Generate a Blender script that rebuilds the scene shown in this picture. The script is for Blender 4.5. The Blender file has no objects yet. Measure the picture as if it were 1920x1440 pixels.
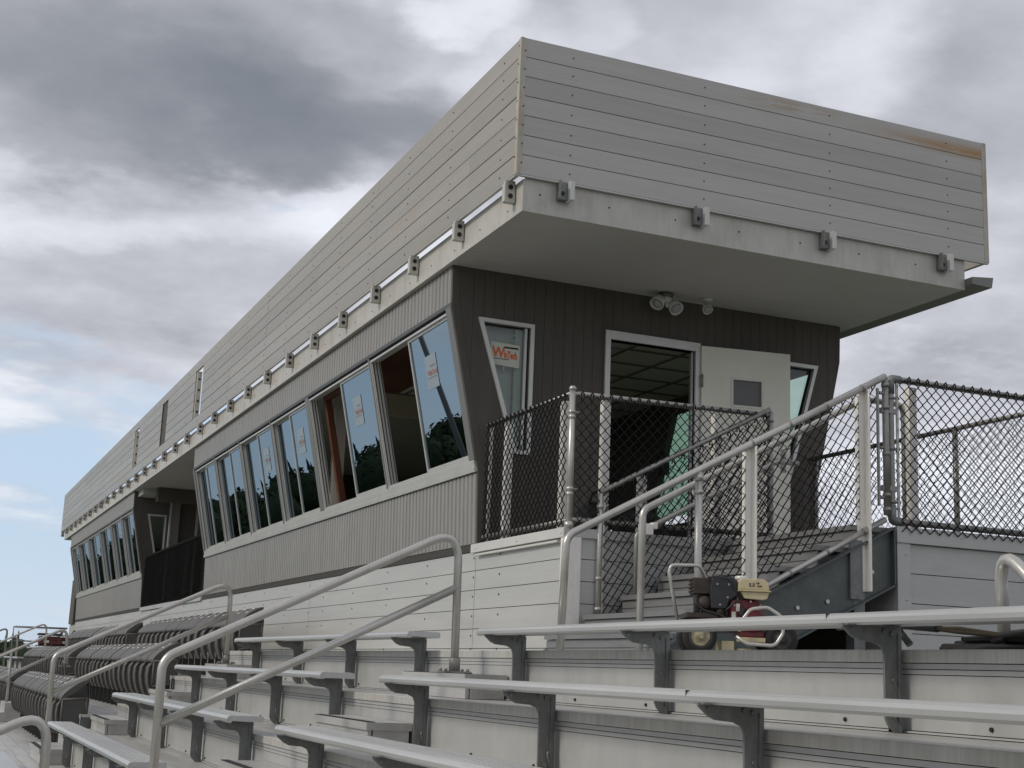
import bpy, math, random
from mathutils import Vector, Matrix, noise
R = math.radians
random.seed(7)
scene = bpy.context.scene
COL = scene.collection

# ---------------------------------------------------------------- camera
cam = bpy.data.cameras.new('Camera')
cam.sensor_width = 36.0
cam.lens = 2591.93 / 1920 * 36.0
cam.clip_end = 3000
cam.clip_start = 0.05
co = bpy.data.objects.new('Camera', cam)
COL.objects.link(co)
r_ = Vector((0.91844973, -0.39354975, 0.03960659))
u_ = Vector((-0.11700121, -0.17466218, 0.97765221))
f_ = Vector((0.37783701, 0.90255843, 0.20646423))
co.matrix_world = Matrix(((r_.x, u_.x, -f_.x, 0), (r_.y, u_.y, -f_.y, 0), (r_.z, u_.z, -f_.z, 0), (0, 0, 0, 1)))
scene.camera = co
scene.view_settings.view_transform = 'Standard'
scene.view_settings.look = 'None'
scene.view_settings.gamma = 1.0
scene.view_settings.exposure = 0.25

# ---------------------------------------------------------------- sun and sky
SUN_DIR = Vector((-0.86, 0.02, 0.62)).normalized()      # towards the sun, low behind thin cloud over the field
sl = bpy.data.lights.new('Sun', 'SUN')
sl.energy = 1.35
sl.angle = R(12)
sl.color = (1.0, 0.93, 0.82)
so = bpy.data.objects.new('Sun', sl)
COL.objects.link(so)
so.rotation_euler = (-SUN_DIR).to_track_quat('-Z', 'Y').to_euler()

world = bpy.data.worlds.new('World')
scene.world = world
world.use_nodes = True
wt = world.node_tree
for n in list(wt.nodes):
    wt.nodes.remove(n)


def wn(t, **kw):
    n = wt.nodes.new(t)
    for k, v in kw.items():
        setattr(n, k, v)
    return n


def wl(a, b):
    wt.links.new(a, b)


def wmath(op, a, b=None, c=None, clamp=False):
    n = wn('ShaderNodeMath', operation=op, use_clamp=clamp)
    for i, x in enumerate((a, b, c)):
        if x is None:
            continue
        if isinstance(x, (int, float)):
            n.inputs[i].default_value = x
        else:
            wl(x, n.inputs[i])
    return n.outputs[0]


def wmix(fac, a, b):
    n = wn('ShaderNodeMix', data_type='RGBA')
    for i, x in ((0, fac), (6, a), (7, b)):
        if isinstance(x, (int, float)):
            n.inputs[i].default_value = x
        elif isinstance(x, tuple):
            n.inputs[i].default_value = x + (1,)
        else:
            wl(x, n.inputs[i])
    return n.outputs[2]


def wramp(x, a, b):
    n = wn('ShaderNodeMapRange', interpolation_type='SMOOTHSTEP')
    wl(x, n.inputs[0])
    n.inputs[1].default_value = a
    n.inputs[2].default_value = b
    return n.outputs[0]


sky = wn('ShaderNodeTexSky', sky_type='NISHITA', sun_disc=False)
sky.sun_elevation = math.asin(SUN_DIR.z)
sky.sun_rotation = math.atan2(SUN_DIR.x, SUN_DIR.y)
sky.air_density = 1.0
sky.dust_density = 2.0
tc = wn('ShaderNodeTexCoord')
nd = wn('ShaderNodeVectorMath', operation='NORMALIZE')
wl(tc.outputs['Generated'], nd.inputs[0])
DIR = nd.outputs[0]
sx = wn('ShaderNodeSeparateXYZ')
wl(DIR, sx.inputs[0])
zz = wmath('MAXIMUM', sx.outputs[2], 0.0)
den = wmath('ADD', zz, 0.16)
cx = wn('ShaderNodeCombineXYZ')
wl(wmath('DIVIDE', sx.outputs[0], den), cx.inputs[0])
wl(wmath('DIVIDE', sx.outputs[1], den), cx.inputs[1])
CP = cx.outputs[0]


def wnoise(scale, detail=8, rough=0.55, off=(0, 0, 0), dist=0.0, sc=(1, 1, 1), col=False):
    m = wn('ShaderNodeMapping')
    wl(CP, m.inputs[0])
    m.inputs['Location'].default_value = off
    m.inputs['Scale'].default_value = sc
    n = wn('ShaderNodeTexNoise')
    n.inputs['Scale'].default_value = scale
    n.inputs['Detail'].default_value = detail
    n.inputs['Roughness'].default_value = rough
    n.inputs['Distortion'].default_value = dist
    wl(m.outputs[0], n.inputs['Vector'])
    return n.outputs[1 if col else 0]


# directions pushed about by noise, so that the banks of cloud get ragged edges
wv = wn('ShaderNodeVectorMath', operation='SUBTRACT')
wl(wnoise(2.6, 6, .58, (4.4, .3, 0), 0, (1, 1, 1), True), wv.inputs[0])
wv.inputs[1].default_value = (.5, .5, .5)
ws = wn('ShaderNodeVectorMath', operation='SCALE')
wl(wv.outputs[0], ws.inputs[0])
ws.inputs['Scale'].default_value = 0.17
wa_ = wn('ShaderNodeVectorMath', operation='ADD')
wl(DIR, wa_.inputs[0])
wl(ws.outputs[0], wa_.inputs[1])
WDIR = wa_.outputs[0]


def lobe(px, py, wx, wy, rot=0.0, src=None):
    """soft elliptical patch of sky round one direction, 1 in its middle; wx, wy in degrees"""
    d = (r_ * ((px - 960) / 2591.93) - u_ * ((py - 720) / 2591.93) + f_).normalized()
    e1 = Vector((d.y, -d.x, 0)).normalized()
    e2 = e1.cross(d)
    c, s = math.cos(R(rot)), math.sin(R(rot))
    e1, e2 = e1 * c + e2 * s, e2 * c - e1 * s
    out = []
    for e, w in ((e1, wx), (e2, wy)):
        n = wn('ShaderNodeVectorMath', operation='DOT_PRODUCT')
        wl(src or WDIR, n.inputs[0])
        n.inputs[1].default_value = e / math.sin(R(w))
        sh = wmath('SUBTRACT', n.outputs['Value'], d.dot(e) / math.sin(R(w)))
        out.append(wmath('MULTIPLY', sh, sh))
    q = wmath('ADD', out[0], out[1])
    v = wramp(q, 1.0, 0.0)
    n = wn('ShaderNodeVectorMath', operation='DOT_PRODUCT')
    wl(DIR, n.inputs[0])
    n.inputs[1].default_value = d
    return wmath('MULTIPLY', v, wmath('GREATER_THAN', n.outputs['Value'], 0.0))


mid = wnoise(1.5, 9, 0.52, (0.4, 5.2, 0), 0.2)
fin = wnoise(4.5, 8, 0.58, (7.3, 2.2, 0), 0.1)
thick = wmath('ADD', wmath('MULTIPLY', mid, 1.0), wmath('MULTIPLY', fin, 0.46))
thick = wmath('SUBTRACT', thick, 0.405)
for px, py, wx, wy, rot, a in (
        (150, 150, 12, 5.4, -6, 0.30), (640, 255, 10, 2.9, -4, 0.36), (560, 40, 6, 3, 0, 0.26), (60, 30, 8, 4, 0, .10), (900, 110, 6, 4, 0, .06),
        (1240, 60, 7, 4, 0, 0.13), (1850, 160, 5, 6, 0, 0.20), (1520, 200, 3, 4, 0, .06),
        (840, 5, 3, 1.4, 0, -0.24), (940, 130, 2.5, 2.5, 0, -.16), (1080, 70, 2.2, 1.6, 0, -.14), (1640, 150, 3.5, 4, 30, -.13),
        (330, 390, 12, 2.2, -4, -0.12), (720, 360, 4, 2, 0, -.12), (250, 520, 7, 1.5, -5, 0.05), (200, 600, 10, 3, 0, -.06), (700, 560, 8, 5, 0, -.05), (80, 330, 4, 2, 0, -.06),
        (1880, 420, 5, 5, 0, -0.06), (1800, 640, 6, 2, 0, .10), (1750, 690, 4, 1.2, 0, -.12), (1850, 900, 10, 4, 0, -0.24)):
    thick = wmath('ADD', thick, wmath('MULTIPLY', lobe(px, py, wx, wy, rot), a))
cr = wn('ShaderNodeValToRGB')
wl(thick, cr.inputs[0])
el = cr.color_ramp
el.interpolation = 'B_SPLINE'
stops = ((0.02, (.72, .745, .80)), (0.20, (.59, .605, .66)), (0.34, (.475, .488, .54)), (0.50, (.37, .38, .42)), (0.70, (.25, .266, .30)), (1.0, (.168, .188, .222)))
while len(el.elements) < len(stops):
    el.elements.new(.5)
for e, (p, c) in zip(el.elements, stops):
    e.position = p
    e.color = (*c, 1)
sc10 = wn('ShaderNodeVectorMath', operation='SCALE')
wl(cr.outputs[0], sc10.inputs[0])
sc10.inputs['Scale'].default_value = 10.0
cloud = sc10.outputs[0]
# openings: pale blue sky low over the left, with long streaks of thin cloud in it
strk = wnoise(2.2, 7, 0.55, (2.0, 9.0, 0), 0.2, (0.8, 1.0, 1))
blue = wmath('MULTIPLY', lobe(-500, 985, 35, 12, 0), 1.9)
blue = wmath('ADD', blue, wmath('MULTIPLY', lobe(485, 362, 2.2, 1.0), 0.5))
blue = wmath('SUBTRACT', blue, wmath('MULTIPLY', wramp(strk, 0.34, 0.62), 1.1))
blue = wmath('MAXIMUM', wmath('MULTIPLY', blue, 1.0, None, True), 0.0)
skyb = wmix(0.8, sky.outputs[0], (4.9, 6.2, 7.8))
skyb = wmix(wmath('MULTIPLY', wramp(sx.outputs[2], 0.10, -0.02), 0.55), skyb, (6.3, 7.1, 7.9))
low = wmath('MULTIPLY', wramp(sx.outputs[2], 0.17, 0.03), 0.6)
cloud = wmix(low, cloud, (6.0, 6.35, 7.1))
col = wmix(blue, cloud, skyb)
hl = wmath('MULTIPLY', wramp(strk, 0.54, 0.68), lobe(60, 760, 10, 5, 0))
col = wmix(wmath('MULTIPLY', hl, 0.7), col, (8.0, 8.2, 8.6))
bg = wn('ShaderNodeBackground')
bg.inputs[1].default_value = 0.1
wl(col, bg.inputs[0])
wo = wn('ShaderNodeOutputWorld')
wl(bg.outputs[0], wo.inputs[0])

# ---------------------------------------------------------------- materials
MATS = {}


def nmat(name, base, rough=0.5, metal=0.0, spec=0.5, var=0.0, vscale=(3, 3, 3), var2=0.0, v2scale=(40, 40, 40),
         bump=0.0, bscale=(200, 200, 200), tint=None, tamt=0.0, tscale=(2, 2, 2), tlo=.55, thi=.75, rvar=0.0, board=None):
    m = bpy.data.materials.new(name)
    m.use_nodes = True
    t = m.node_tree
    b = t.nodes['Principled BSDF']
    b.inputs['Base Color'].default_value = (*base, 1)
    b.inputs['Roughness'].default_value = rough
    b.inputs['Metallic'].default_value = metal
    b.inputs['Specular IOR Level'].default_value = spec
    tcn = t.nodes.new('ShaderNodeTexCoord')

    def nz(sc, det=5, ro=0.6):
        mp = t.nodes.new('ShaderNodeMapping')
        mp.inputs['Scale'].default_value = sc
        t.links.new(tcn.outputs['Object'], mp.inputs[0])
        n = t.nodes.new('ShaderNodeTexNoise')
        n.inputs['Scale'].default_value = 1.0
        n.inputs['Detail'].default_value = det
        n.inputs['Roughness'].default_value = ro
        t.links.new(mp.outputs[0], n.inputs['Vector'])
        return n.outputs[0]

    col = None

    def mr(x, a, b_, c, d):
        n = t.nodes.new('ShaderNodeMapRange')
        t.links.new(x, n.inputs[0])
        for i, q in enumerate((a, b_, c, d)):
            n.inputs[i + 1].default_value = q
        return n.outputs[0]

    def mul(colsock, fac):
        n = t.nodes.new('ShaderNodeMix')
        n.data_type = 'RGBA'
        n.blend_type = 'MULTIPLY'
        n.inputs[0].default_value = 1.0
        if colsock is None:
            n.inputs[6].default_value = (*base, 1)
        else:
            t.links.new(colsock, n.inputs[6])
        t.links.new(fac, n.inputs[7])
        return n.outputs[2]

    if board:
        # every board has a tone of its own: pitch, start height, amount, butt joint length
        sp = t.nodes.new('ShaderNodeSeparateXYZ')
        t.links.new(tcn.outputs['Object'], sp.inputs[0])

        def fl(x, off, div):
            n1 = t.nodes.new('ShaderNodeMath')
            n1.operation = 'MULTIPLY_ADD'
            t.links.new(x, n1.inputs[0])
            n1.inputs[1].default_value = 1.0 / div
            n1.inputs[2].default_value = -off / div + .02
            n2 = t.nodes.new('ShaderNodeMath')
            n2.operation = 'FLOOR'
            t.links.new(n1.outputs[0], n2.inputs[0])
            return n2.outputs[0]
        cb = t.nodes.new('ShaderNodeCombineXYZ')
        t.links.new(fl(sp.outputs[2], board[1], board[0]), cb.inputs[0])
        t.links.new(fl(sp.outputs[1], 0.6, board[3]), cb.inputs[1])
        w = t.nodes.new('ShaderNodeTexWhiteNoise')
        w.noise_dimensions = '3D'
        t.links.new(cb.outputs[0], w.inputs['Vector'])
        col = mul(col, mr(w.outputs['Value'], 0, 1, 1 - board[2], 1 + board[2]))
    if var:
        col = mul(col, mr(nz(vscale), 0.3, 0.7, 1 - var, 1 + var * .6))
    if var2:
        col = mul(col, mr(nz(v2scale), 0.3, 0.7, 1 - var2, 1 + var2))
    if tint:
        n = t.nodes.new('ShaderNodeMix')
        n.data_type = 'RGBA'
        f = mr(nz(tscale, 7, .65), tlo, thi, 0, tamt)
        t.links.new(f, n.inputs[0])
        if col is None:
            n.inputs[6].default_value = (*base, 1)
        else:
            t.links.new(col, n.inputs[6])
        n.inputs[7].default_value = (*tint, 1)
        col = n.outputs[2]
    if col is not None:
        t.links.new(col, b.inputs['Base Color'])
    if rvar:
        t.links.new(mr(nz(vscale), .3, .7, max(0.02, rough - rvar), rough + rvar), b.inputs['Roughness'])
    if bump:
        bp = t.nodes.new('ShaderNodeBump')
        bp.inputs['Strength'].default_value = bump
        bp.inputs['Distance'].default_value = 0.01
        t.links.new(nz(bscale, 3), bp.inputs['Height'])
        t.links.new(bp.outputs[0], b.inputs['Normal'])
    MATS[name] = m
    return m


M = MATS
nmat('cladding', (0.355, 0.335, 0.298), 0.42, 0.2, .5, .10, (1.3, 0.5, 9), .06, (6, .9, 60), tint=(.36, .27, .17), tamt=.45, tscale=(.8, .5, 7), tlo=.53, thi=.76, rvar=.08, board=(.1674, 2.783, .09, 4.94))
nmat('cladding_plain', (0.50, 0.495, 0.465), 0.40, 0.15, .5, .10, (.9, .5, 5), .04, (4, 1, 60), tint=(.33, .30, .25), tamt=.25, tscale=(1.5, .8, 3), tlo=.55, thi=.8, rvar=.08)
nmat('seam', (0.05, 0.047, 0.04), 0.8)
nmat('screw', (0.035, 0.033, 0.03), 0.5, .6)
nmat('trim_rusty', (0.46, 0.43, 0.36), 0.5, .15, .5, .18, (5, 5, 3), .1, (40, 40, 12), tint=(.32, .19, .09), tamt=.6, tscale=(8, 8, 2.5), tlo=.52, thi=.72)
nmat('fascia_paint', (0.52, 0.50, 0.455), 0.45, 0.1, .5, .12, (2.5, 1.2, 2), .06, (30, 12, 5), tint=(.33, .29, .23), tamt=.6, tscale=(3.5, 3.0, 1.6), tlo=.52, thi=.74)
nmat('soffit_paint', (0.49, 0.48, 0.455), 0.6, 0, .4, .07, (.8, .8, .8), .03, (4, 30, 4), tint=(.36, .33, .28), tamt=.35, tscale=(1.2, 1.6, 1), tlo=.56, thi=.8)
nmat('soffit_joint', (0.435, 0.425, 0.40), 0.7)
nmat('corrugated', (0.29, 0.278, 0.258), 0.45, .15, .5, .10, (3, 5, 1.2), .07, (20, 40, 4))
nmat('siding_dark', (0.098, 0.087, 0.075), 0.7, 0, .3, .12, (3, 3, .7), .08, (60, 60, 5), bump=.12, bscale=(120, 120, 8))
nmat('fascia_grey', (0.20, 0.195, 0.18), 0.5, .1)
nmat('mullion_grey', (0.20, 0.195, 0.185), 0.45, .25, .5, .08, (3, 3, 3))
nmat('siding_groove', (0.042, 0.038, 0.033), 0.8)
nmat('dark_groove', (0.02, 0.019, 0.017), 0.8)
nmat('window_metal', (0.58, 0.575, 0.55), 0.38, .3, .5, .08, (3, 3, 3))
nmat('window_dark_metal', (0.13, 0.13, 0.125), 0.45, .5)
nmat('white_metal', (0.62, 0.61, 0.57), 0.42, .15, .5, .06, (3, 3, 3))
nmat('rubber', (0.018, 0.017, 0.016), 0.75, 0, .3, .2, (12, 12, 12))
nmat('galvanised', (0.20, 0.208, 0.203), 0.50, .45, .5, .25, (9, 9, 5), .14, (45, 45, 30), tint=(.25, .26, .25), tamt=.4, tscale=(20, 20, 12))
nmat('galvanised_dark', (0.115, 0.128, 0.122), 0.5, .45, .5, .22, (6, 6, 6), .12, (50, 50, 50))
nmat('pipe', (0.50, 0.485, 0.45), 0.34, .55, .5, .09, (6, 6, 6), .05, (70, 70, 25), tint=(.36, .31, .22), tamt=.35, tscale=(9, 9, 3), tlo=.55, thi=.8, rvar=.06)
nmat('pipe_dull', (0.30, 0.293, 0.275), 0.45, .5, .5, .16, (8, 8, 8), .08, (60, 60, 30), tint=(.20, .16, .12), tamt=.4, tscale=(10, 10, 6))
nmat('bench_metal', (0.52, 0.52, 0.505), 0.36, .45, .5, .10, (3, .6, 3), .08, (120, 1.2, 60), tint=(.34, .33, .30), tamt=.45, tscale=(9, 1.3, 9), tlo=.55, thi=.8, rvar=.05)
nmat('deck_metal', (0.50, 0.495, 0.475), 0.42, .25, .5, .10, (3, .6, 3), .06, (60, 1.0, 60), tint=(.24, .215, .18), tamt=.55, tscale=(5, 1.4, 5), tlo=.50, thi=.76, rvar=.08)
nmat('step_metal', (0.25, 0.25, 0.245), 0.45, .4, .5, .15, (5, 1, 5), .08, (60, 2, 60))  # shading of the steps by fences and overhang put into a darker base
nmat('riser_metal', (0.45, 0.45, 0.435), 0.40, .15, .5, .09, (2, .7, 3), .05, (10, 9, 3), tint=(.30, .285, .25), tamt=.5, tscale=(3, 2.2, 1.6), tlo=.54, thi=.78, rvar=.08)
nmat('nosing_metal', (0.52, 0.51, 0.475), 0.40, .15, .5, .14, (5, 2.5, 1), .13, (20, 42, 2), tint=(.38, .31, .23), tamt=.35, tscale=(2, 1.2, 1), tlo=.5, thi=.75)
nmat('anti_slip', (0.012, 0.012, 0.013), 0.85)
nmat('post_cream', (0.84, 0.815, 0.75), 0.42, .1, .5, .08, (8, 8, 3), .05, (60, 60, 20), tint=(.55, .49, .40), tamt=.35, tscale=(12, 12, 3), tlo=.52, thi=.8)
nmat('mesh_black', (0.007, 0.007, 0.008), 0.6, 0, .2)
nmat('chair_back', (0.105, 0.098, 0.090), 0.55, 0, .35, .12, (4, 4, 4), .1, (60, 60, 60))
nmat('seat_plastic', (0.125, 0.117, 0.109), 0.62, 0, .3, .10, (4, 4, 4), .08, (50, 50, 50))
nmat('seat_dark', (0.042, 0.042, 0.042), 0.6, 0, .4)
nmat('panel_plastic', (0.085, 0.082, 0.078), 0.6, 0, .3, .1, (5, 5, 5))
nmat('plate_white', (0.75, 0.74, 0.70), 0.5)
nmat('door_paint', (0.74, 0.715, 0.63), 0.5, 0, .4, .06, (3, 3, 3), tint=(.50, .47, .40), tamt=.4, tscale=(5, 5, 2.5), tlo=.56, thi=.8)
nmat('lamp_white', (0.62, 0.61, 0.58), 0.4)
nmat('lens_glass', (0.35, 0.35, 0.34), 0.1, 0, .8)
nmat('paper', (0.60, 0.62, 0.53), 0.7)
nmat('paper_film', (0.27, 0.325, 0.36), 0.35)
nmat('ink_faded', (0.36, 0.19, 0.18), 0.5)
nmat('ink_grey', (0.20, 0.22, 0.23), 0.5)
nmat('ink_orange', (0.72, 0.14, 0.04), 0.6)
nmat('ink_black', (0.02, 0.02, 0.02), 0.6)
nmat('interior_wall', (0.52, 0.47, 0.40), 0.8, 0, .2, .06, (1, 1, 1))
nmat('interior_ceiling', (0.62, 0.60, 0.56), 0.8, 0, .2)
nmat('interior_floor', (0.20, 0.19, 0.17), 0.8, 0, .2, .1, (4, 4, 4))
nmat('wood', (0.115, 0.038, 0.015), 0.5, 0, .4, .25, (25, 25, 2), .15, (80, 80, 4))
nmat('engine_red', (0.13, 0.014, 0.016), 0.42, 0, .5, .2, (9, 9, 9))
nmat('engine_black', (0.020, 0.021, 0.022), 0.45, 0, .5, .25, (12, 12, 12))
nmat('engine_grime', (0.055, 0.043, 0.034), 0.6, .3, .4, .35, (25, 25, 25))
nmat('tank_cream', (0.50, 0.43, 0.26), 0.42, 0, .5, .10, (8, 8, 8), tint=(.30, .23, .12), tamt=.5, tscale=(14, 14, 10), tlo=.52, thi=.75)
nmat('tyre', (0.028, 0.027, 0.026), 0.8, 0, .3, .2, (18, 18, 18))
nmat('rim_dirty', (0.34, 0.30, 0.19), 0.6, 0, .4, .3, (14, 14, 14), tint=(.08, .06, .04), tamt=.7, tscale=(20, 20, 20), tlo=.45, thi=.65)
nmat('hose_black', (0.022, 0.020, 0.019), 0.5, 0, .4, .2, (18, 18, 18))
nmat('hose_tan', (0.036, 0.030, 0.018), 0.7, 0, .2, .3, (9, 9, 9))
nmat('bag_black', (0.010, 0.010, 0.011), 0.8, 0, .3, .3, (12, 12, 12), bump=.3, bscale=(40, 40, 40))
nmat('cart_red', (0.10, 0.028, 0.022), 0.5, 0, .4, .3, (6, 6, 6))
nmat('grass', (0.055, 0.085, 0.03), 0.9, 0, .2, .25, (.08, .08, .08), .2, (2, 2, 2))
nmat('foliage', (0.028, 0.045, 0.022), 0.9, 0, .2, .35, (.05, .05, .05), .3, (.5, .5, .5))
nmat('pole_metal', (0.14, 0.14, 0.14), 0.5, .4, .5)


def siding_bump():
    """rust and water stains with a shape of their own along the top board of the end cladding"""
    m = nmat('cladding_end', (0.45, 0.435, 0.405), 0.45, 0.2, .5, .08, (.7, 1, 9), .04, (1.1, 6, 60), tint=(.30, .27, .22), tamt=.3, tscale=(.9, 1, 5), tlo=.56, thi=.8, rvar=.06, board=(.1674, 3.90, .10, 50))
    t = m.node_tree
    b = t.nodes['Principled BSDF']
    old = b.inputs['Base Color'].links[0].from_socket
    tcn = t.nodes.new('ShaderNodeTexCoord')
    sp = t.nodes.new('ShaderNodeSeparateXYZ')
    t.links.new(tcn.outputs['Object'], sp.inputs[0])

    def mt(op, a, b_, clamp=False):
        n = t.nodes.new('ShaderNodeMath')
        n.operation = op
        n.use_clamp = clamp
        for i, x in enumerate((a, b_)):
            if isinstance(x, (int, float)):
                n.inputs[i].default_value = x
            else:
                t.links.new(x, n.inputs[i])
        return n.outputs[0]

    def ss(x, a, b_):
        n = t.nodes.new('ShaderNodeMapRange')
        n.interpolation_type = 'SMOOTHSTEP'
        t.links.new(x, n.inputs[0])
        n.inputs[1].default_value = a
        n.inputs[2].default_value = b_
        return n.outputs[0]
    mp = t.nodes.new('ShaderNodeMapping')
    mp.inputs['Scale'].default_value = (1.5, 1, 16)
    t.links.new(tcn.outputs['Object'], mp.inputs[0])
    nz = t.nodes.new('ShaderNodeTexNoise')
    nz.inputs['Scale'].default_value = 1.6
    nz.inputs['Detail'].default_value = 8
    nz.inputs['Roughness'].default_value = .65
    t.links.new(mp.outputs[0], nz.inputs['Vector'])
    # object space is world space here: x 7.2..8.73 close under the top edge
    along = mt('MULTIPLY', ss(sp.outputs[0], 7.05, 8.55), 1.0)
    zc = mt('SUBTRACT', 1.0, mt('MULTIPLY', mt('ABSOLUTE', mt('SUBTRACT', sp.outputs[2], 4.955), 0), 11.0), True)
    f1 = mt('MULTIPLY', mt('MULTIPLY', along, zc), ss(nz.outputs[0], .30, .50))
    al2 = mt('MULTIPLY', ss(sp.outputs[0], 5.9, 6.5), ss(sp.outputs[0], 7.2, 6.8))
    zc2 = mt('SUBTRACT', 1.0, mt('MULTIPLY', mt('ABSOLUTE', mt('SUBTRACT', sp.outputs[2], 5.0), 0), 14.0), True)
    f2 = mt('MULTIPLY', mt('MULTIPLY', al2, zc2), mt('MULTIPLY', ss(nz.outputs[0], .44, .60), .7))
    fac = mt('ADD', mt('MULTIPLY', f1, .95), f2, True)
    mx = t.nodes.new('ShaderNodeMix')
    mx.data_type = 'RGBA'
    t.links.new(fac, mx.inputs[0])
    t.links.new(old, mx.inputs[6])
    mx.inputs[7].default_value = (.36, .19, .06, 1)
    t.links.new(mx.outputs[2], b.inputs['Base Color'])


siding_bump()


def glassmat(name, fac, gcol, tcol, rough=0.0):
    m = bpy.data.materials.new(name)
    m.use_nodes = True
    t = m.node_tree
    for n in list(t.nodes):
        t.nodes.remove(n)
    o = t.nodes.new('ShaderNodeOutputMaterial')
    mx = t.nodes.new('ShaderNodeMixShader')
    fr = t.nodes.new('ShaderNodeFresnel')
    fr.inputs[0].default_value = 1.6
    ad = t.nodes.new('ShaderNodeMath')
    ad.operation = 'ADD'
    ad.use_clamp = True
    t.links.new(fr.outputs[0], ad.inputs[0])
    ad.inputs[1].default_value = fac
    g = t.nodes.new('ShaderNodeBsdfGlossy')
    g.inputs['Color'].default_value = (*gcol, 1)
    g.inputs['Roughness'].default_value = rough
    tr = t.nodes.new('ShaderNodeBsdfTransparent')
    tr.inputs['Color'].default_value = (*tcol, 1)
    t.links.new(ad.outputs[0], mx.inputs[0])
    t.links.new(tr.outputs[0], mx.inputs[1])
    t.links.new(g.outputs[0], mx.inputs[2])
    t.links.new(mx.outputs[0], o.inputs[0])
    MATS[name] = m


glassmat('pane_coated', 0.30, (.27, .325, .36), (.74, .78, .79))
glassmat('pane_clear', 0.03, (.8, .85, .85), (.72, .84, .78))
glassmat('pane_green', 0.02, (.7, .8, .75), (.27, .45, .32))

# ---------------------------------------------------------------- mesh builder


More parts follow.
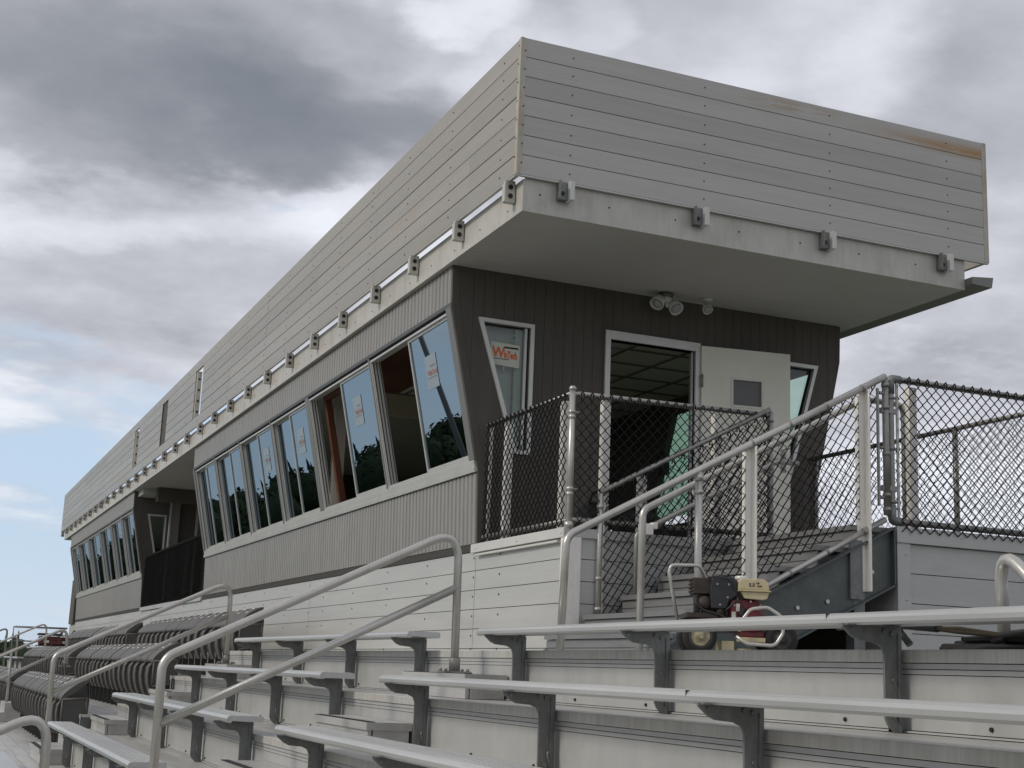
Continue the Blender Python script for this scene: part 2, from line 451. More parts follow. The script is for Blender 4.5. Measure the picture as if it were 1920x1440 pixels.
class MB:
    def __init__(s):
        s.v, s.f, s.mi, s.sm = [], [], [], []
        s.cur = 0
        s.tf = None

    def pt(s, p):
        if s.tf:
            p = s.tf(*p)
        s.v.append(tuple(p))
        return len(s.v) - 1

    def face(s, idx, smooth=False):
        s.f.append(tuple(idx))
        s.mi.append(s.cur)
        s.sm.append(smooth)

    def quad(s, *ps):
        s.face([s.pt(p) for p in ps])
        return s

    def box(s, x0, x1, y0, y1, z0, z1):
        b = [s.pt((x, y, z)) for z in (z0, z1) for y in (y0, y1) for x in (x0, x1)]
        for q in ((0, 2, 3, 1), (4, 5, 7, 6), (0, 1, 5, 4), (1, 3, 7, 5), (3, 2, 6, 7), (2, 0, 4, 6)):
            s.face([b[i] for i in q])
        return s

    def prism(s, pts, ax, a, b, smooth=False):
        """pts: outline in the plane across axis ax (order of the other two axes), swept from a to b"""
        def mk(p, t):
            q = list(p)
            q.insert(ax, t)
            return s.pt(q)
        A = [mk(p, a) for p in pts]
        B = [mk(p, b) for p in pts]
        n = len(pts)
        if smooth:      # caps on points of their own, so that they do not bend the smooth shading
            s.face([mk(p, a) for p in pts][::-1])
            s.face([mk(p, b) for p in pts])
        else:
            s.face(A[::-1])
            s.face(B)
        for i in range(n):
            j = (i + 1) % n
            s.face((A[i], A[j], B[j], B[i]), smooth)
        return s

    def tube(s, path, r, n=8, cap=True):
        P = [Vector(p) for p in path]
        m = len(P)
        rr = r if isinstance(r, (list, tuple)) else [r] * m
        T = []
        for i in range(m):
            a = P[max(i - 1, 0)]
            b = P[min(i + 1, m - 1)]
            T.append((b - a).normalized())
        up = Vector((0, 0, 1)) if abs(T[0].z) < .9 else Vector((1, 0, 0))
        N = (up - T[0] * up.dot(T[0])).normalized()
        rings = []
        for i in range(m):
            N = (N - T[i] * N.dot(T[i]))
            N.normalize()
            Bn = T[i].cross(N)
            rings.append([s.pt(P[i] + (N * math.cos(2 * math.pi * k / n) + Bn * math.sin(2 * math.pi * k / n)) * rr[i]) for k in range(n)])
        for i in range(m - 1):
            for k in range(n):
                s.face((rings[i][k], rings[i][(k + 1) % n], rings[i + 1][(k + 1) % n], rings[i + 1][k]), True)
        if cap:
            s.face(rings[0][::-1])
            s.face(rings[-1])
        return s

    def cyl(s, a, b, r, n=12):
        return s.tube([a, b], r, n)

    def lathe(s, prof, origin, axis='Z', n=20, close=False):
        """prof: (radius, height) pairs turned round an axis through origin"""
        rings = []
        o = Vector(origin)
        for rad, h in prof:
            ring = []
            for k in range(n):
                a = 2 * math.pi * k / n
                c, d = rad * math.cos(a), rad * math.sin(a)
                p = {'Z': Vector((c, d, h)), 'X': Vector((h, c, d)), 'Y': Vector((c, h, d))}[axis]
                ring.append(s.pt(o + p))
            rings.append(ring)
        for i in range(len(rings) - 1):
            for k in range(n):
                s.face((rings[i][k], rings[i][(k + 1) % n], rings[i + 1][(k + 1) % n], rings[i + 1][k]), True)
        if prof[0][0] > 0 and not close:
            s.face(rings[0][::-1])
        if prof[-1][0] > 0 and not close:
            s.face(rings[-1])
        return s

    def text(s, body, o, u, v, size, bold=0.0):
        cu = bpy.data.curves.new('lettering', 'FONT')
        cu.body = body
        cu.size = size
        cu.offset = bold
        cu.resolution_u = 2
        ob = bpy.data.objects.new('lettering', cu)
        me = ob.to_mesh()
        o, u, v = Vector(o), Vector(u), Vector(v)
        base = [s.pt(o + u * p.co.x + v * p.co.y) for p in me.vertices]
        for pl in me.polygons:
            s.face([base[i] for i in pl.vertices])
        ob.to_mesh_clear()
        bpy.data.objects.remove(ob)
        bpy.data.curves.remove(cu)
        return s

    def build(s, name, mats, parent=None, bevel=0.0, segs=2, subsurf=0):
        me = bpy.data.meshes.new(name)
        off = wloc(parent) if parent else Vector((0, 0, 0))
        me.from_pydata([tuple(Vector(p) - off) for p in s.v], [], s.f)
        if not isinstance(mats, (list, tuple)):
            mats = [mats]
        for m in mats:
            me.materials.append(MATS[m])
        me.polygons.foreach_set('material_index', s.mi)
        me.polygons.foreach_set('use_smooth', s.sm)
        me.update()
        ob = bpy.data.objects.new(name, me)
        COL.objects.link(ob)
        if parent:
            ob.parent = parent
        if bevel:
            bm_ = ob.modifiers.new('bevel', 'BEVEL')
            bm_.width = bevel
            bm_.segments = segs
            bm_.limit_method = 'ANGLE'
            bm_.angle_limit = R(40)
        if subsurf:
            ss = ob.modifiers.new('subd', 'SUBSURF')
            ss.levels = ss.render_levels = subsurf
        return ob


def wloc(o):
    v = Vector((0, 0, 0))
    while o:
        v += o.location
        o = o.parent
    return v


def thing(name, label, cat, loc=(0, 0, 0), group=None):
    o = bpy.data.objects.new(name, None)
    COL.objects.link(o)
    o.location = loc
    o.empty_display_size = .2
    tag(o, label, cat, group)
    return o


def tag(o, label=None, cat=None, group=None, kind=None):
    if label:
        o['label'] = label
    if cat:
        o['category'] = cat
    if group:
        o['group'] = group
    if kind:
        o['kind'] = kind
    return o


def fillet(pts, r, n=6):
    P = [Vector(p) for p in pts]
    out = [P[0]]
    for i in range(1, len(P) - 1):
        a, b, c = P[i - 1], P[i], P[i + 1]
        d1 = (a - b).normalized()
        d2 = (c - b).normalized()
        ang = d1.angle(d2)
        t = min(r / math.tan(ang / 2), (a - b).length * .49, (c - b).length * .49)
        p1, p2 = b + d1 * t, b + d2 * t
        for k in range(n + 1):
            q = k / n
            out.append(p1 * (1 - q) ** 2 + b * 2 * q * (1 - q) + p2 * q * q)
    out.append(P[-1])
    return out


ZF = 1.117       # level of the press box floor and landing
ZW = 0.153       # level of the upper walkway
XF = 4.48        # front of the base wall

# ---------------------------------------------------------------- ground and far wood
g = MB().quad((-900, -900, -5.6), (900, -900, -5.6), (900, 900, -5.6), (-900, 900, -5.6)).build('ground', 'grass')
tag(g, kind='structure')
# far wood: a tree line past the field, standing on a low rise
def rise(az, dist):
    """height of the wooded rise at a bearing (degrees) and distance"""
    k = min(1.0, max(0.0, (2.5 - az) / 9.0))
    up = min(1.0, max(0.0, (dist - 130) / 70.0))
    return -5.6 + up * (1.2 + 3.6 * k + 1.0 * noise.noise(Vector((az * .16, .4, 0))))


hl_ = MB()
rows_ = []
for j in range(9):
    dist = 125 + j * 20
    rows_.append([hl_.pt((dist * math.sin(R(a)), dist * math.cos(R(a)), rise(a, dist) - .1)) for a in range(-80, 31, 2)])
for j in range(8):
    for i in range(len(rows_[0]) - 1):
        hl_.face((rows_[j][i], rows_[j][i + 1], rows_[j + 1][i + 1], rows_[j + 1][i]), True)
tag(hl_.build('hill', 'foliage'), kind='structure')
fw = MB()
rnd = random.Random(3)
for i in range(760):
    azd = rnd.uniform(-62, 10)
    az = R(azd)
    dist = rnd.uniform(160, 250)
    px, py = dist * math.sin(az), dist * math.cos(az)
    hump = 2.2 * noise.noise(Vector((az * 9, 1.3, 0))) + 1.2 * noise.noise(Vector((az * 30, 4.1, 0)))
    k = min(1.0, max(0.0, (2.5 - azd) / 9.0))
    h = (rnd.uniform(4.6, 7.4) + hump * 1.3 - 1.4 + 3.0 * k) * (.9 + dist / 1100)
    base = rise(azd, dist) - .2
    if rnd.random() < .70:      # conifer: rings of drooping ragged skirts
        w = h * rnd.uniform(.15, .22)
        L = 9
        for k in range(L):
            z0 = base + h * (.1 + .9 * k / L)
            z1 = base + h * min(1.0, .1 + .9 * (k + 1.7) / L)
            rad = w * (1 - k / L) * rnd.uniform(.85, 1.15)
            top = fw.pt((px, py, z1))
            ring = []
            for q in range(9):
                a = 2 * math.pi * q / 9 + rnd.random()
                rr = rad * rnd.uniform(.6, 1.1)
                ring.append(fw.pt((px + rr * math.cos(a), py + rr * math.sin(a), z0 + rnd.uniform(-.05, .03) * h)))
            for q in range(9):
                fw.face((ring[q], ring[(q + 1) % 9], top))
        fw.cyl((px, py, base - .5), (px, py, base + h * .3), .25, 5)
    else:                       # broadleaf: many small leaf clumps through the crown
        cz = base + h * .60
        fw.lathe([(0, h * .20), (h * .22, h * .32), (h * .30, h * .55), (h * .22, h * .82), (0, h * .93)], (px, py, base), 'Z', 7)
        for q in range(260):
            d = Vector((rnd.gauss(0, 1), rnd.gauss(0, 1), rnd.gauss(0, 1))).normalized() * (rnd.random() ** .4)
            c = Vector((px + d.x * h * .36, py + d.y * h * .36, cz + d.z * h * .38))
            s_ = h * rnd.uniform(.016, .034)
            e = [c + Vector((rnd.uniform(-1, 1), rnd.uniform(-1, 1), rnd.uniform(-1, 1))) * s_ * 1.5 for _ in range(4)]
            ii = [fw.pt(x) for x in e]
            for t3 in ((0, 1, 2), (0, 2, 3), (0, 1, 3), (1, 2, 3)):
                fw.face([ii[j] for j in t3])
        fw.cyl((px, py, base - .5), (px, py, cz), .3, 5)
fwo = fw.build('far_wood', 'foliage')
tag(fwo, 'dark mixed wood of conifers and broadleaf trees along the horizon', 'wood', kind='stuff')

# floodlight pole of the field, mirrored in the nearest press box pane
PX, PY = -12.9, 53.4
pole = thing('field_light_pole', 'tall bare metal light pole standing by the field, mirrored in the nearest pane', 'light pole', (PX, PY, -5.6))
MB().tube([(PX, PY, -5.6), (PX, PY, 2), (PX, PY, 15)], [.14, .125, .09], 14).build('pole_shaft', 'pole_metal', pole)
b_ = MB().box(PX - 1.6, PX + 1.6, PY - .06, PY + .06, 14.7, 14.82)
b_.box(PX - 1.6, PX + 1.6, PY - .06, PY + .06, 13.9, 14.02)
b_.build('crossarm', 'pole_metal', pole)
for k in range(6):
    MB().box(PX - 1.5 + .55 * k, PX - 1.15 + .55 * k, PY - .32, PY - .08, 14.25, 14.6).build('floodlight', 'window_dark_metal', pole)

# ---------------------------------------------------------------- grandstand
DX, DZ = 0.607, 0.3035           # bench rows: going and rise
SX, SZ = 0.955, 0.4552          # rows of chairs: going and rise
YS = 16.36                       # where benches end and chairs begin
YE = 45.5
stand = thing('grandstand', 'aluminium grandstand of stepped treads and risers below the press box', 'grandstand', (3.4, 10, -1))


def level(k, dz, dz0):
    return ZW if k == 0 else ZW - dz0 - dz * (k - 1)


def terrace(x_top, dx, dz, y0, y1, rows, dz0):
    for k in range(rows):
        xn = x_top - dx * k                # nosing of this level
        zt = level(k, dz, dz0)
        depth = dx if k else 4.46 - x_top
        t = MB()
        npl = max(2, round(depth / .15))   # planks of the tread, dark slits between them
        w = depth / npl
        for i in range(npl):
            t.box(xn + .012 + i * w, xn + (i + 1) * w + .006, y0, y1, zt - .03, zt)
        t.build('tread', 'deck_metal', stand)
        n = MB().box(xn - .014, xn + .009, y0, y1, zt - .046, zt + .002)
        n.build('nosing', 'nosing_metal', stand, .004)
        rz = MB()
        zb = level(k + 1, dz, dz0) + .013
        rz.box(xn - .006, xn + .02, y0, y1, zt - .068, zt - .049)
        rz.box(xn - .006, xn + .02, y0, y1, zt - .088, zt - .071)
        rz.box(xn - .004, xn + .02, y0, y1, zb, zt - .091)
        rz.box(xn - .020, xn + .02, y0, y1, zb - .010, zb - .003)
        rz.cur = 1
        rz.box(xn + .004, xn + .016, y0, y1, level(k + 1, dz, dz0) - .004, zt - .047)
        rz.cur = 2
        y = y0 + .45
        while y < min(y1, 20):
            rz.cyl((xn - .012, y, zb + .022), (xn, y, zb + .022), .008, 8)
            y += .82
        rz.build('riser', ['riser_metal', 'dark_groove', 'screw'], stand)


terrace(3.44, DX, DZ, -4.0, YS, 11, DZ)
terrace(3.74, SX, SZ, YS + .004, YE, 7, DZ)
def backing(x_top, dx, dz, y0, y1, rows, wall, dz0):
    m = MB()
    for k in range(rows):
        xn, zt = x_top - dx * k, level(k, dz, dz0)
        m.box(xn + .02, (x_top - dx * (k - 1) + .018) if k else wall, y0 + .002, y1 - .002, zt - .06, zt - .032)
    m.build('underframe', 'galvanised_dark', stand)


backing(3.44, DX, DZ, -4.0, YS, 11, 4.46, DZ)
backing(3.74, SX, SZ, YS + .004, YE, 7, 4.46, DZ)
# closed cheeks where the two kinds of terrace meet and at the far end
for x_top, dx, dz, rows, yc in ((3.44, DX, DZ, 11, YS - .004), (3.74, SX, SZ, 7, YS + .006), (3.74, SX, SZ, 7, YE - .006)):
    pts = [(4.4, -6.5), (4.4, ZW - .034)]
    for k in range(rows):
        xn, zt = x_top - dx * k + .022, level(k, dz, DZ) - .034
        pts += [(xn, zt), (xn, level(k + 1, dz, DZ) - .034)]
    pts.append((pts[-1][0], -6.5))
    MB().prism(pts, 1, yc - .002, yc + .002).build('cheek_plate', 'galvanised_dark', stand)
m = MB().box(4.46, 12.0, -4.0, 9.6, ZW - .05, ZW - .01)
m.build('rear_floor', 'seam', stand)
m = MB().box(7.0, 7.05, 7.83, 9.5, ZW - .01, ZF - .06)  # added dark sheets standing in for the shaded void under deck and stairs
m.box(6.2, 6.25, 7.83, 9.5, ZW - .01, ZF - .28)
m.build('under_deck_shade', 'seam', stand)
# half steps in the two bench aisles
AISLES = ((8.06, 9.24), (15.08, 16.3))
for (ya, yb) in AISLES:
    for k in range(7):
        xn, zt = 3.44 - DX * k, ZW - DZ * k
        zs = zt - DZ / 2
        s_ = MB()
        s_.box(xn - .30, xn - .017, ya, yb, zs - .045, zs)
        s_.box(xn - .285, xn - .262, ya + .02, yb - .02, zt - DZ + .003, zs - .045)
        s_.box(xn - .255, xn - .03, ya + .012, ya + .02, zt - DZ + .003, zs - .045)
        s_.box(xn - .255, xn - .03, yb - .02, yb - .012, zt - DZ + .003, zs - .045)
        s_.cur = 1
        s_.box(xn - .296, xn - .245, ya + .012, yb - .012, zs, zs + .004)
        s_.build('aisle_step', ['deck_metal', 'anti_slip'], stand)
# steps of the chair aisle
for k in range(5):
    xn, zt, zn = 3.74 - SX * k, level(k, SZ, DZ), level(k + 1, SZ, DZ)
    s_ = MB()
    for q in (1, 2):
        zs = zt - (zt - zn) * q / 3
        s_.box(xn - .017 - .28 * q, xn - .017 - .28 * (q - 1), 24.5, 25.7, zn + .003, zs)
    s_.build('aisle_step', 'deck_metal', stand)

# ---------------------------------------------------------------- bleacher benches
PROF = [(.008, 0), (0, .010), (0, .026), (.006, .038), (.018, .046), (.236, .046), (.244, .040), (.244, .010), (.236, .006), (.034, .012), (.03, 0)]


def bracket(y, xr, zs):
    """cast bracket on the riser face xr carrying a plank whose underside is at zs"""
    b = MB()
    pts = [(-.285, 0), (-.285, -.012), (-.245, -.045), (-.215, -.058), (-.14, -.064), (-.110, -.078), (-.098, -.105), (-.096, -.335), (-.085, -.36), (-.05, -.392), (-.022, -.392), (-.022, 0)]
    b.prism([(xr + a, zs + c) for a, c in pts], 1, y - .006, y + .006)
    b.box(xr - .040, xr - .008, y + .008, y + .050, zs - .385, zs - .004)
    b.box(xr - .040, xr - .034, y - .012, y + .056, zs - .385, zs - .03)
    b.box(xr - .28, xr - .05, y - .028, y + .030, zs - .006, zs - .001)
    b.cyl((xr - .10, y - .016, zs - .020), (xr - .10, y - .006, zs - .020), .009, 8)
    for bx, bz in ((-.245, -.022), (-.065, -.03), (-.06, -.20), (-.06, -.33)):
        b.cyl((xr + bx, y - .013, zs + bz), (xr + bx, y - .005, zs + bz), .010, 6)
    b.tube(fillet([(xr - .045, y - .012, zs - .27), (xr - .052, y - .012, zs - .285), (xr - .03, y - .012, zs - .36)], .02, 3), .007, 6)
    return b


ROWW = ['top', 'second', 'third', 'fourth', 'fifth', 'sixth', 'seventh']


def bench(k, y0, y1, ys, label, group):
    xb = 3.18 - DX * k
    zb = 0.233 - DZ * k
    t = thing('bleacher_bench', label, 'bench', (xb + .12, (y0 + y1) / 2, ZW - DZ * (k + 1)), group)
    m = MB()
    m.prism([(xb + a, zb + c) for a, c in PROF], 1, y0 + .006, y1 - .006, False)
    # shallow ribs along the seat top
    for q in range(5):
        m.box(xb + .035 + .042 * q, xb + .055 + .042 * q, y0 + .01, y1 - .01, zb + .0455, zb + .048)
    m.cur = 1
    for yj in (4.42, 0.86):
        if y0 < yj < y1:
            m.box(xb - .0006, xb + .2445, yj, yj + .0018, zb + .020, zb + .0464)
    m.build('seat_plank', ['bench_metal', 'seam'], t, .002)
    for ya in (y0, y1 - .005):
        MB().prism([(xb + a, zb + c) for a, c in PROF], 1, ya, ya + .005).build('end_cap', 'bench_metal', t)
    xr = 3.44 - DX * k - .014
    for y in ys:
        bracket(y, xr, zb + .006).build('bracket', 'galvanised', t)


for k in range(7):
    if k < 5:
        bench(k, -3.0, 8.0, [-2.74, -.98, .77, 2.52, 4.27, 6.02, 7.77],
              f'long aluminium bleacher bench, {ROWW[k]} row down, right of the nearest aisle', 'bleacher benches right of the nearest aisle')
    if k < 6:
        bench(k, 9.3, 15.0, [9.55, 11.28, 13.0, 14.74],
              f'short aluminium bleacher bench, {ROWW[k]} row down, between the two aisle rails', 'bleacher benches between the aisles')
for k in range(3):
    bench(k, 38.6, 44.0, [39.0, 40.75, 42.5, 43.8],
          f'far aluminium bleacher bench, {ROWW[k]} row down, beyond the grey chairs', 'bleacher benches at the far end')

# ---------------------------------------------------------------- aisle handrails


def aisle_rail(y, xu, zu, zbase, xl, zl, zlb, label, mid=True, r=.027, extra=None):
    t = thing('aisle_handrail', label, 'handrail', (xu, y, zbase), 'aisle handrails')
    sl_ = (zu - zl) / (xu - xl)
    p = MB().tube(fillet([(xu + .012, y, zbase), (xu, y, zu), (xl, y, zl), (xl + .012, y, zlb)], .13, 7), r, 12)
    p.build('pipe_loop', 'pipe', t)
    if mid:
        zo = .385
        xa, xb = xl + .02, xu
        MB().tube([(xa, y, zl - zo + .02 * sl_), (xb, y, zu - zo)], r * .97, 12).build('middle_rail', 'pipe', t)
    f = MB()
    f.box(xu - .085, xu + .105, y - .07, y + .07, zbase, zbase + .012)
    f.lathe([(.036, .012), (.036, .09), (.031, .095)], (xu + .012, y, zbase), 'Z', 14)
    for a in (-.065, .085):
        for b in (-.05, .05):
            f.cyl((xu + a, y + b, zbase + .012), (xu + a, y + b, zbase + .028), .011, 6)
    f.build('base_flange', 'pipe_dull', t)
    if extra:
        for xe in extra:
            ze = zl + (xe - xl) * sl_
            MB().tube([(xe + .01, y, ze - .9), (xe, y, ze)], r, 12).build('post', 'pipe', t)
    return t


aisle_rail(8.5, 3.225, .93, .004, 1.385, .02, -1.2, 'thick bent pipe handrail climbing the nearest aisle to the base wall')
aisle_rail(15.7, 3.245, .92, .004, 1.42, .02, -1.2, 'bent pipe handrail in the aisle between benches and grey chairs')
aisle_rail(8.5, .775, -.29, -1.21, -1.0, -1.17, -2.2, 'pipe handrail of the lower flight whose bent top shows bottom left')
aisle_rail(25.1, 2.45, .52, -.15, .4, -.55, -1.5, 'thin pipe handrail in the aisle between the two blocks of grey chairs', True, .024, [1.58])
aisle_rail(38.2, 3.2, .88, ZW - .3, .9, -.28, -1.2, 'far pipe handrail beyond the second block of chairs, before the red carts', True, .024)
aisle_rail(44.8, 2.95, .62, ZW - .3, .9, -.4, -1.2, 'farthest low pipe handrail close to the end fence', True, .024)

# ---------------------------------------------------------------- folded stadium chairs
PITCH = .47


def chair_parts(root, x, y, z):
    """x: front of the folded seat, y: near side, z: tread level"""
    w = PITCH
    # back shell, arched forwards over the folded seat; a thin shell with a rolled front lip and side lips
    arc = [(-.015, .600), (-.014, .628), (.005, .664), (.045, .706), (.09, .744), (.14, .780), (.19, .808), (.235, .826), (.268, .834)]
    low = [(.272, .824), (.262, .80), (.225, .77), (.17, .715), (.11, .668), (.05, .632), (.018, .606), (.004, .592)]
    b = MB()
    b.prism([(x + a, z + c) for a, c in arc + low], 1, y + .0025, y + w - .0025, True)
    b.prism([(x + a, z + c) for a, c in [(.262, .834), (.272, .824), (.292, .66), (.285, .45), (.272, .45), (.276, .66)]], 1, y + .03, y + w - .03)
    bo = b.build('backrest', 'chair_back', root)
    # folded pan: claw shaped in side view
    pan = [(.0, .585), (-.030, .54), (-.036, .45), (-.024, .36), (.004, .27), (.036, .21), (.046, .215), (.034, .29), (.032, .36), (.045, .45), (.06, .585)]
    p = MB()
    p.prism([(x + a, z + c) for a, c in pan], 1, y + .135, y + w - .135)
    p.prism([(x + a - .008, z + c) for a, c in pan[:6]] + [(x + a + .012, z + c) for a, c in pan[:6]][::-1], 1, y + .120, y + .136)
    p.prism([(x + a - .008, z + c) for a, c in pan[:6]] + [(x + a + .012, z + c) for a, c in pan[:6]][::-1], 1, y + w - .136, y + w - .120)
    p.build('seat_pan', 'seat_plastic', root)
    s = MB()
    s.prism([(x + a, z + c) for a, c in [(.06, 0), (.27, 0), (.27, .03), (.20, .05), (.20, .40), (.27, .62), (.245, .78), (.03, .60), (.03, .50), (.12, .40), (.12, .05), (.06, .03)]], 1, y - .014, y + .014)
    s.build('standard', 'seat_dark', root)
    a_ = MB()
    a_.prism([(x + a, z + c) for a, c in [(-.030, .575), (-.034, .598), (-.02, .612), (.03, .640), (.06, .640), (.03, .60)]], 1, y - .022, y + .022)
    a_.build('arm_cap', 'chair_back', root)
    n = MB()
    # raised number plate frame near the top of the back
    c, d = Vector((x + .160, y + w / 2, z + .792)), Vector((.05, 0, .031)).normalized()
    nn = Vector((-d.z, 0, d.x))

    def tf(a, b_, h):
        return c + Vector((0, 1, 0)) * a + d * b_ + nn * h
    n.tf = tf
    n.box(-.050, .050, -.052, .052, -.004, .005)
    n.cur = 1
    n.box(-.030, .030, -.033, .033, .005, .0068)
    n.build('number_plate', ['plate_white', 'seat_dark'], root)


def copy_tree(o, parent=None):
    c = o.copy()
    COL.objects.link(c)
    c.parent = parent
    for ch in list(o.children):
        copy_tree(ch, c)
    return c


ORD = ['first', 'second', 'third', 'fourth', 'fifth', 'sixth', 'seventh', 'eighth', 'ninth', 'tenth', 'eleventh', 'twelfth', 'thirteenth',
       'fourteenth', 'fifteenth', 'sixteenth', 'seventeenth', 'eighteenth', 'nineteenth', 'twentieth', 'twenty-first', 'twenty-second', 'twenty-third']
proto = None
for row in range(3):
    for blk, (ys, cnt) in enumerate(((16.45, 17), (25.85, 22))):
        for i in range(cnt):
            zt = level(row + 1, SZ, DZ)
            loc = Vector((3.54 - SX * row, ys + PITCH * i, zt))
            if proto is None:
                proto = thing('stadium_chair', '', 'chair', loc)
                chair_parts(proto, *loc)
                o = proto
            else:
                o = copy_tree(proto)
                o.location = loc
            o.rotation_euler = (0, random.choice((0, 0, 0, .008, -.006, .014)), 0)      # some backs stand a little proud
            rw = ['top', 'middle', 'lowest'][row]
            bk = ['near', 'far'][blk]
            tag(o, f'folded grey plastic chair, {ORD[i]} from the right end of the {rw} row, {bk} block', 'chair', None, None)
            o['group'] = 'folded grey stadium chairs'
# aisle end panels on the row ends that face the camera
for row in range(3):
    for ys in (16.45, 25.85):
        xr, zt = 3.54 - SX * row, level(row + 1, SZ, DZ)
        t = thing('row_end_panel', f'grey plastic panel closing the aisle end of the {["top", "middle", "lowest"][row]} chair row, {"near" if ys < 20 else "far"} block', 'end panel', (xr + .12, ys - .03, zt), 'chair row end panels')
        m = MB()
        o1 = [(-.005, .33), (.235, .36), (.262, .46), (.25, .60), (.262, .63), (-.005, .608)]
        m.prism([(xr + a, zt + c) for a, c in o1], 1, ys - .050, ys - .018)
        m.build('panel_body', 'panel_plastic', t, .012)
        f = MB()
        for a, b in zip(o1, o1[1:] + o1[:1]):
            f.tube([(xr + a[0], ys - .05, zt + a[1]), (xr + b[0], ys - .05, zt + b[1])], .012, 6)
        f.build('panel_rim', 'seat_plastic', t)
        MB().box(xr + .10, xr + .17, ys - .045, ys - .02, zt, zt + .36).build('panel_leg', 'seat_dark', t)

# ---------------------------------------------------------------- base wall under the press box
BW = 0.168


def boarded(mb, ax, c, out, a0, a1, z0, z1, gaps=(), bw=BW, thick=.022, gap=.006, seammat=1):
    """horizontal boards on the plane axis=c facing direction out (-1/+1), dark backing behind the seams"""
    z = z1
    bands = []
    while z > z0 + .02:
        bands.append((max(z0, z - bw), z))
        z -= bw
    for (b0, b1) in bands:
        lo, hi = sorted((c, c - out * thick))
        if ax == 0:
            mb.box(lo, hi, a0, a1, b0 + gap, b1)
        else:
            mb.box(a0, a1, lo, hi, b0 + gap, b1)
    mb.cur = seammat
    lo, hi = sorted((c - out * .008, c - out * (thick - .006)))
    if ax == 0:
        mb.box(lo, hi, a0 + .003, a1 - .003, z0 + .004, z1 - .004)
    else:
        mb.box(a0 + .003, a1 - .003, lo, hi, z0 + .004, z1 - .004)
    mb.cur = 0
    return bands


bw = thing('base_wall', 'pale horizontal board wall under the press box behind the upper walkway', 'wall', (XF, 20, ZW))
joints = [9.545, 11.36, 16.9, 23.2, 29.4, 35.6, YE]
for i in range(len(joints) - 1):
    m = MB()
    a0, a1 = joints[i] + .004, joints[i + 1] - .004
    bands = boarded(m, 0, XF, -1, a0, a1, ZW + .002, 1.055, bw=.168 if True else .168)
    m.cur = 2
    for b0, b1 in bands:
        y = a0 + .035
        while y < a1:
            m.cyl((XF - .004, y, (b0 + b1) / 2 + .03), (XF + .002, y, (b0 + b1) / 2 + .03), .0085, 8)
            y += 1.22
    m.build('board_panel', ['cladding_plain', 'seam', 'screw'], bw)
m = MB()
bands = boarded(m, 1, 9.52, -1, 4.60, 6.55, ZW + .002, 1.055)
m.build('end_panel', ['cladding_plain', 'seam'], bw)
m = MB().box(4.455, 4.60, 9.494, 9.524, ZW + .002, 1.05)
m.box(4.455, 4.482, 9.524, 9.56, ZW + .002, 1.05)
m.build('corner_post', 'post_cream', bw, .004)

# ---------------------------------------------------------------- landing and deck
deck = thing('landing_deck', 'raised aluminium landing in front of the open press box door', 'landing', (6, 10.4, ZF))
m = MB()
n_ = 13
for i in range(n_):
    w = (11.30 - 9.53) / n_
    m.box(4.47, 8.2, 9.53 + i * w, 9.53 + (i + 1) * w - .005, ZF - .05, ZF)
m.box(6.32, 8.2, 7.81, 9.525, ZF - .05, ZF)
m.box(6.32, 8.2, 7.9, 9.5, ZF - .25, ZF - .06)
m.build('planks', 'deck_metal', deck)
m = MB().box(4.448, 4.468, 9.50, 11.42, 1.045, ZF + .004)
m.box(4.440, 4.462, 9.60, 11.30, 1.012, 1.030)
for y in (9.54, 10.4, 11.3):
    m.cyl((4.442, y, 1.08), (4.45, y, 1.08), .009, 8)
m.build('kick_plate', 'white_metal', deck, .003)
m = MB().box(4.47, 6.32, 9.496, 9.518, 1.05, ZF + .004)
m.build('edge_beam', 'deck_metal', deck)
# deck between the two cabins
m = MB().box(4.46, 8.2, 23.95, 30.86, ZF - .05, ZF)
m.box(4.448, 4.47, 23.96, 30.86, 1.045, ZF + .004)
m.build('rear_planks', 'deck_metal', deck)

sw = thing('side_platform_wall', 'grey board wall under the gate fence at the right edge', 'wall', (7, 7.8, ZW))
m = MB()
boarded(m, 1, 7.80, -1, 6.31, 12.5, ZW + .002, 1.005, bw=.205)
m.build('board_panel', ['cladding_plain', 'seam'], sw)
m = MB().box(6.19, 6.305, 7.776, 7.81, ZW + .002, 1.06)
m.box(6.19, 6.216, 7.81, 8.3, ZW + .002, 1.0)
for z in (.35, .62, .93):
    m.cyl((6.265, 7.772, z), (6.265, 7.78, z), .009, 8)
m.build('corner_post', 'cladding_plain', sw, .003)
m = MB().box(6.185, 12.5, 7.765, 7.80, 1.008, ZF + .004)
for x in (6.3, 6.75, 7.4):
    m.cyl((x, 7.76, 1.075), (x, 7.768, 1.075), .008, 8)
m.build('kick_plate', 'cladding_plain', sw, .003)
m = MB().box(8.2, 12.5, 7.81, 11.3, ZF - .05, ZF)
m.build('planks', 'deck_metal', sw)

# ---------------------------------------------------------------- stairs up to the landing
ramp = thing('metal_stairs', 'galvanised stairs with plank steps rising from the walkway to the landing', 'stairs', (5.2, 8.66, ZW))
xa, xb, za, zb = 4.33, 6.19, ZW, ZF
nst = 6
m = MB()
for i in range(nst):
    x0 = xa + (xb - xa) * i / nst
    x1 = xa + (xb - xa) * (i + 1) / nst
    zt = za + (zb - za) * (i + 1) / nst - .006
    for j in range(2):
        wx = (x1 - x0 + .03) / 2
        m.box(x0 - .03 + j * wx, x0 - .03 + (j + 1) * wx - .005, 7.83, 9.46, zt - .035, zt)
    m.box(x0 - .010, x0 - .002, 7.83, 9.46, zt - .094, zt - .042)
    m.box(x0 - .010, x0 - .002, 7.83, 9.46, zt - .152, zt - .102)
    m.box(x0 - .001, x0 + .004, 7.83, 9.46, zt - .155, zt - .037)
m.build('steps', 'step_metal', ramp)
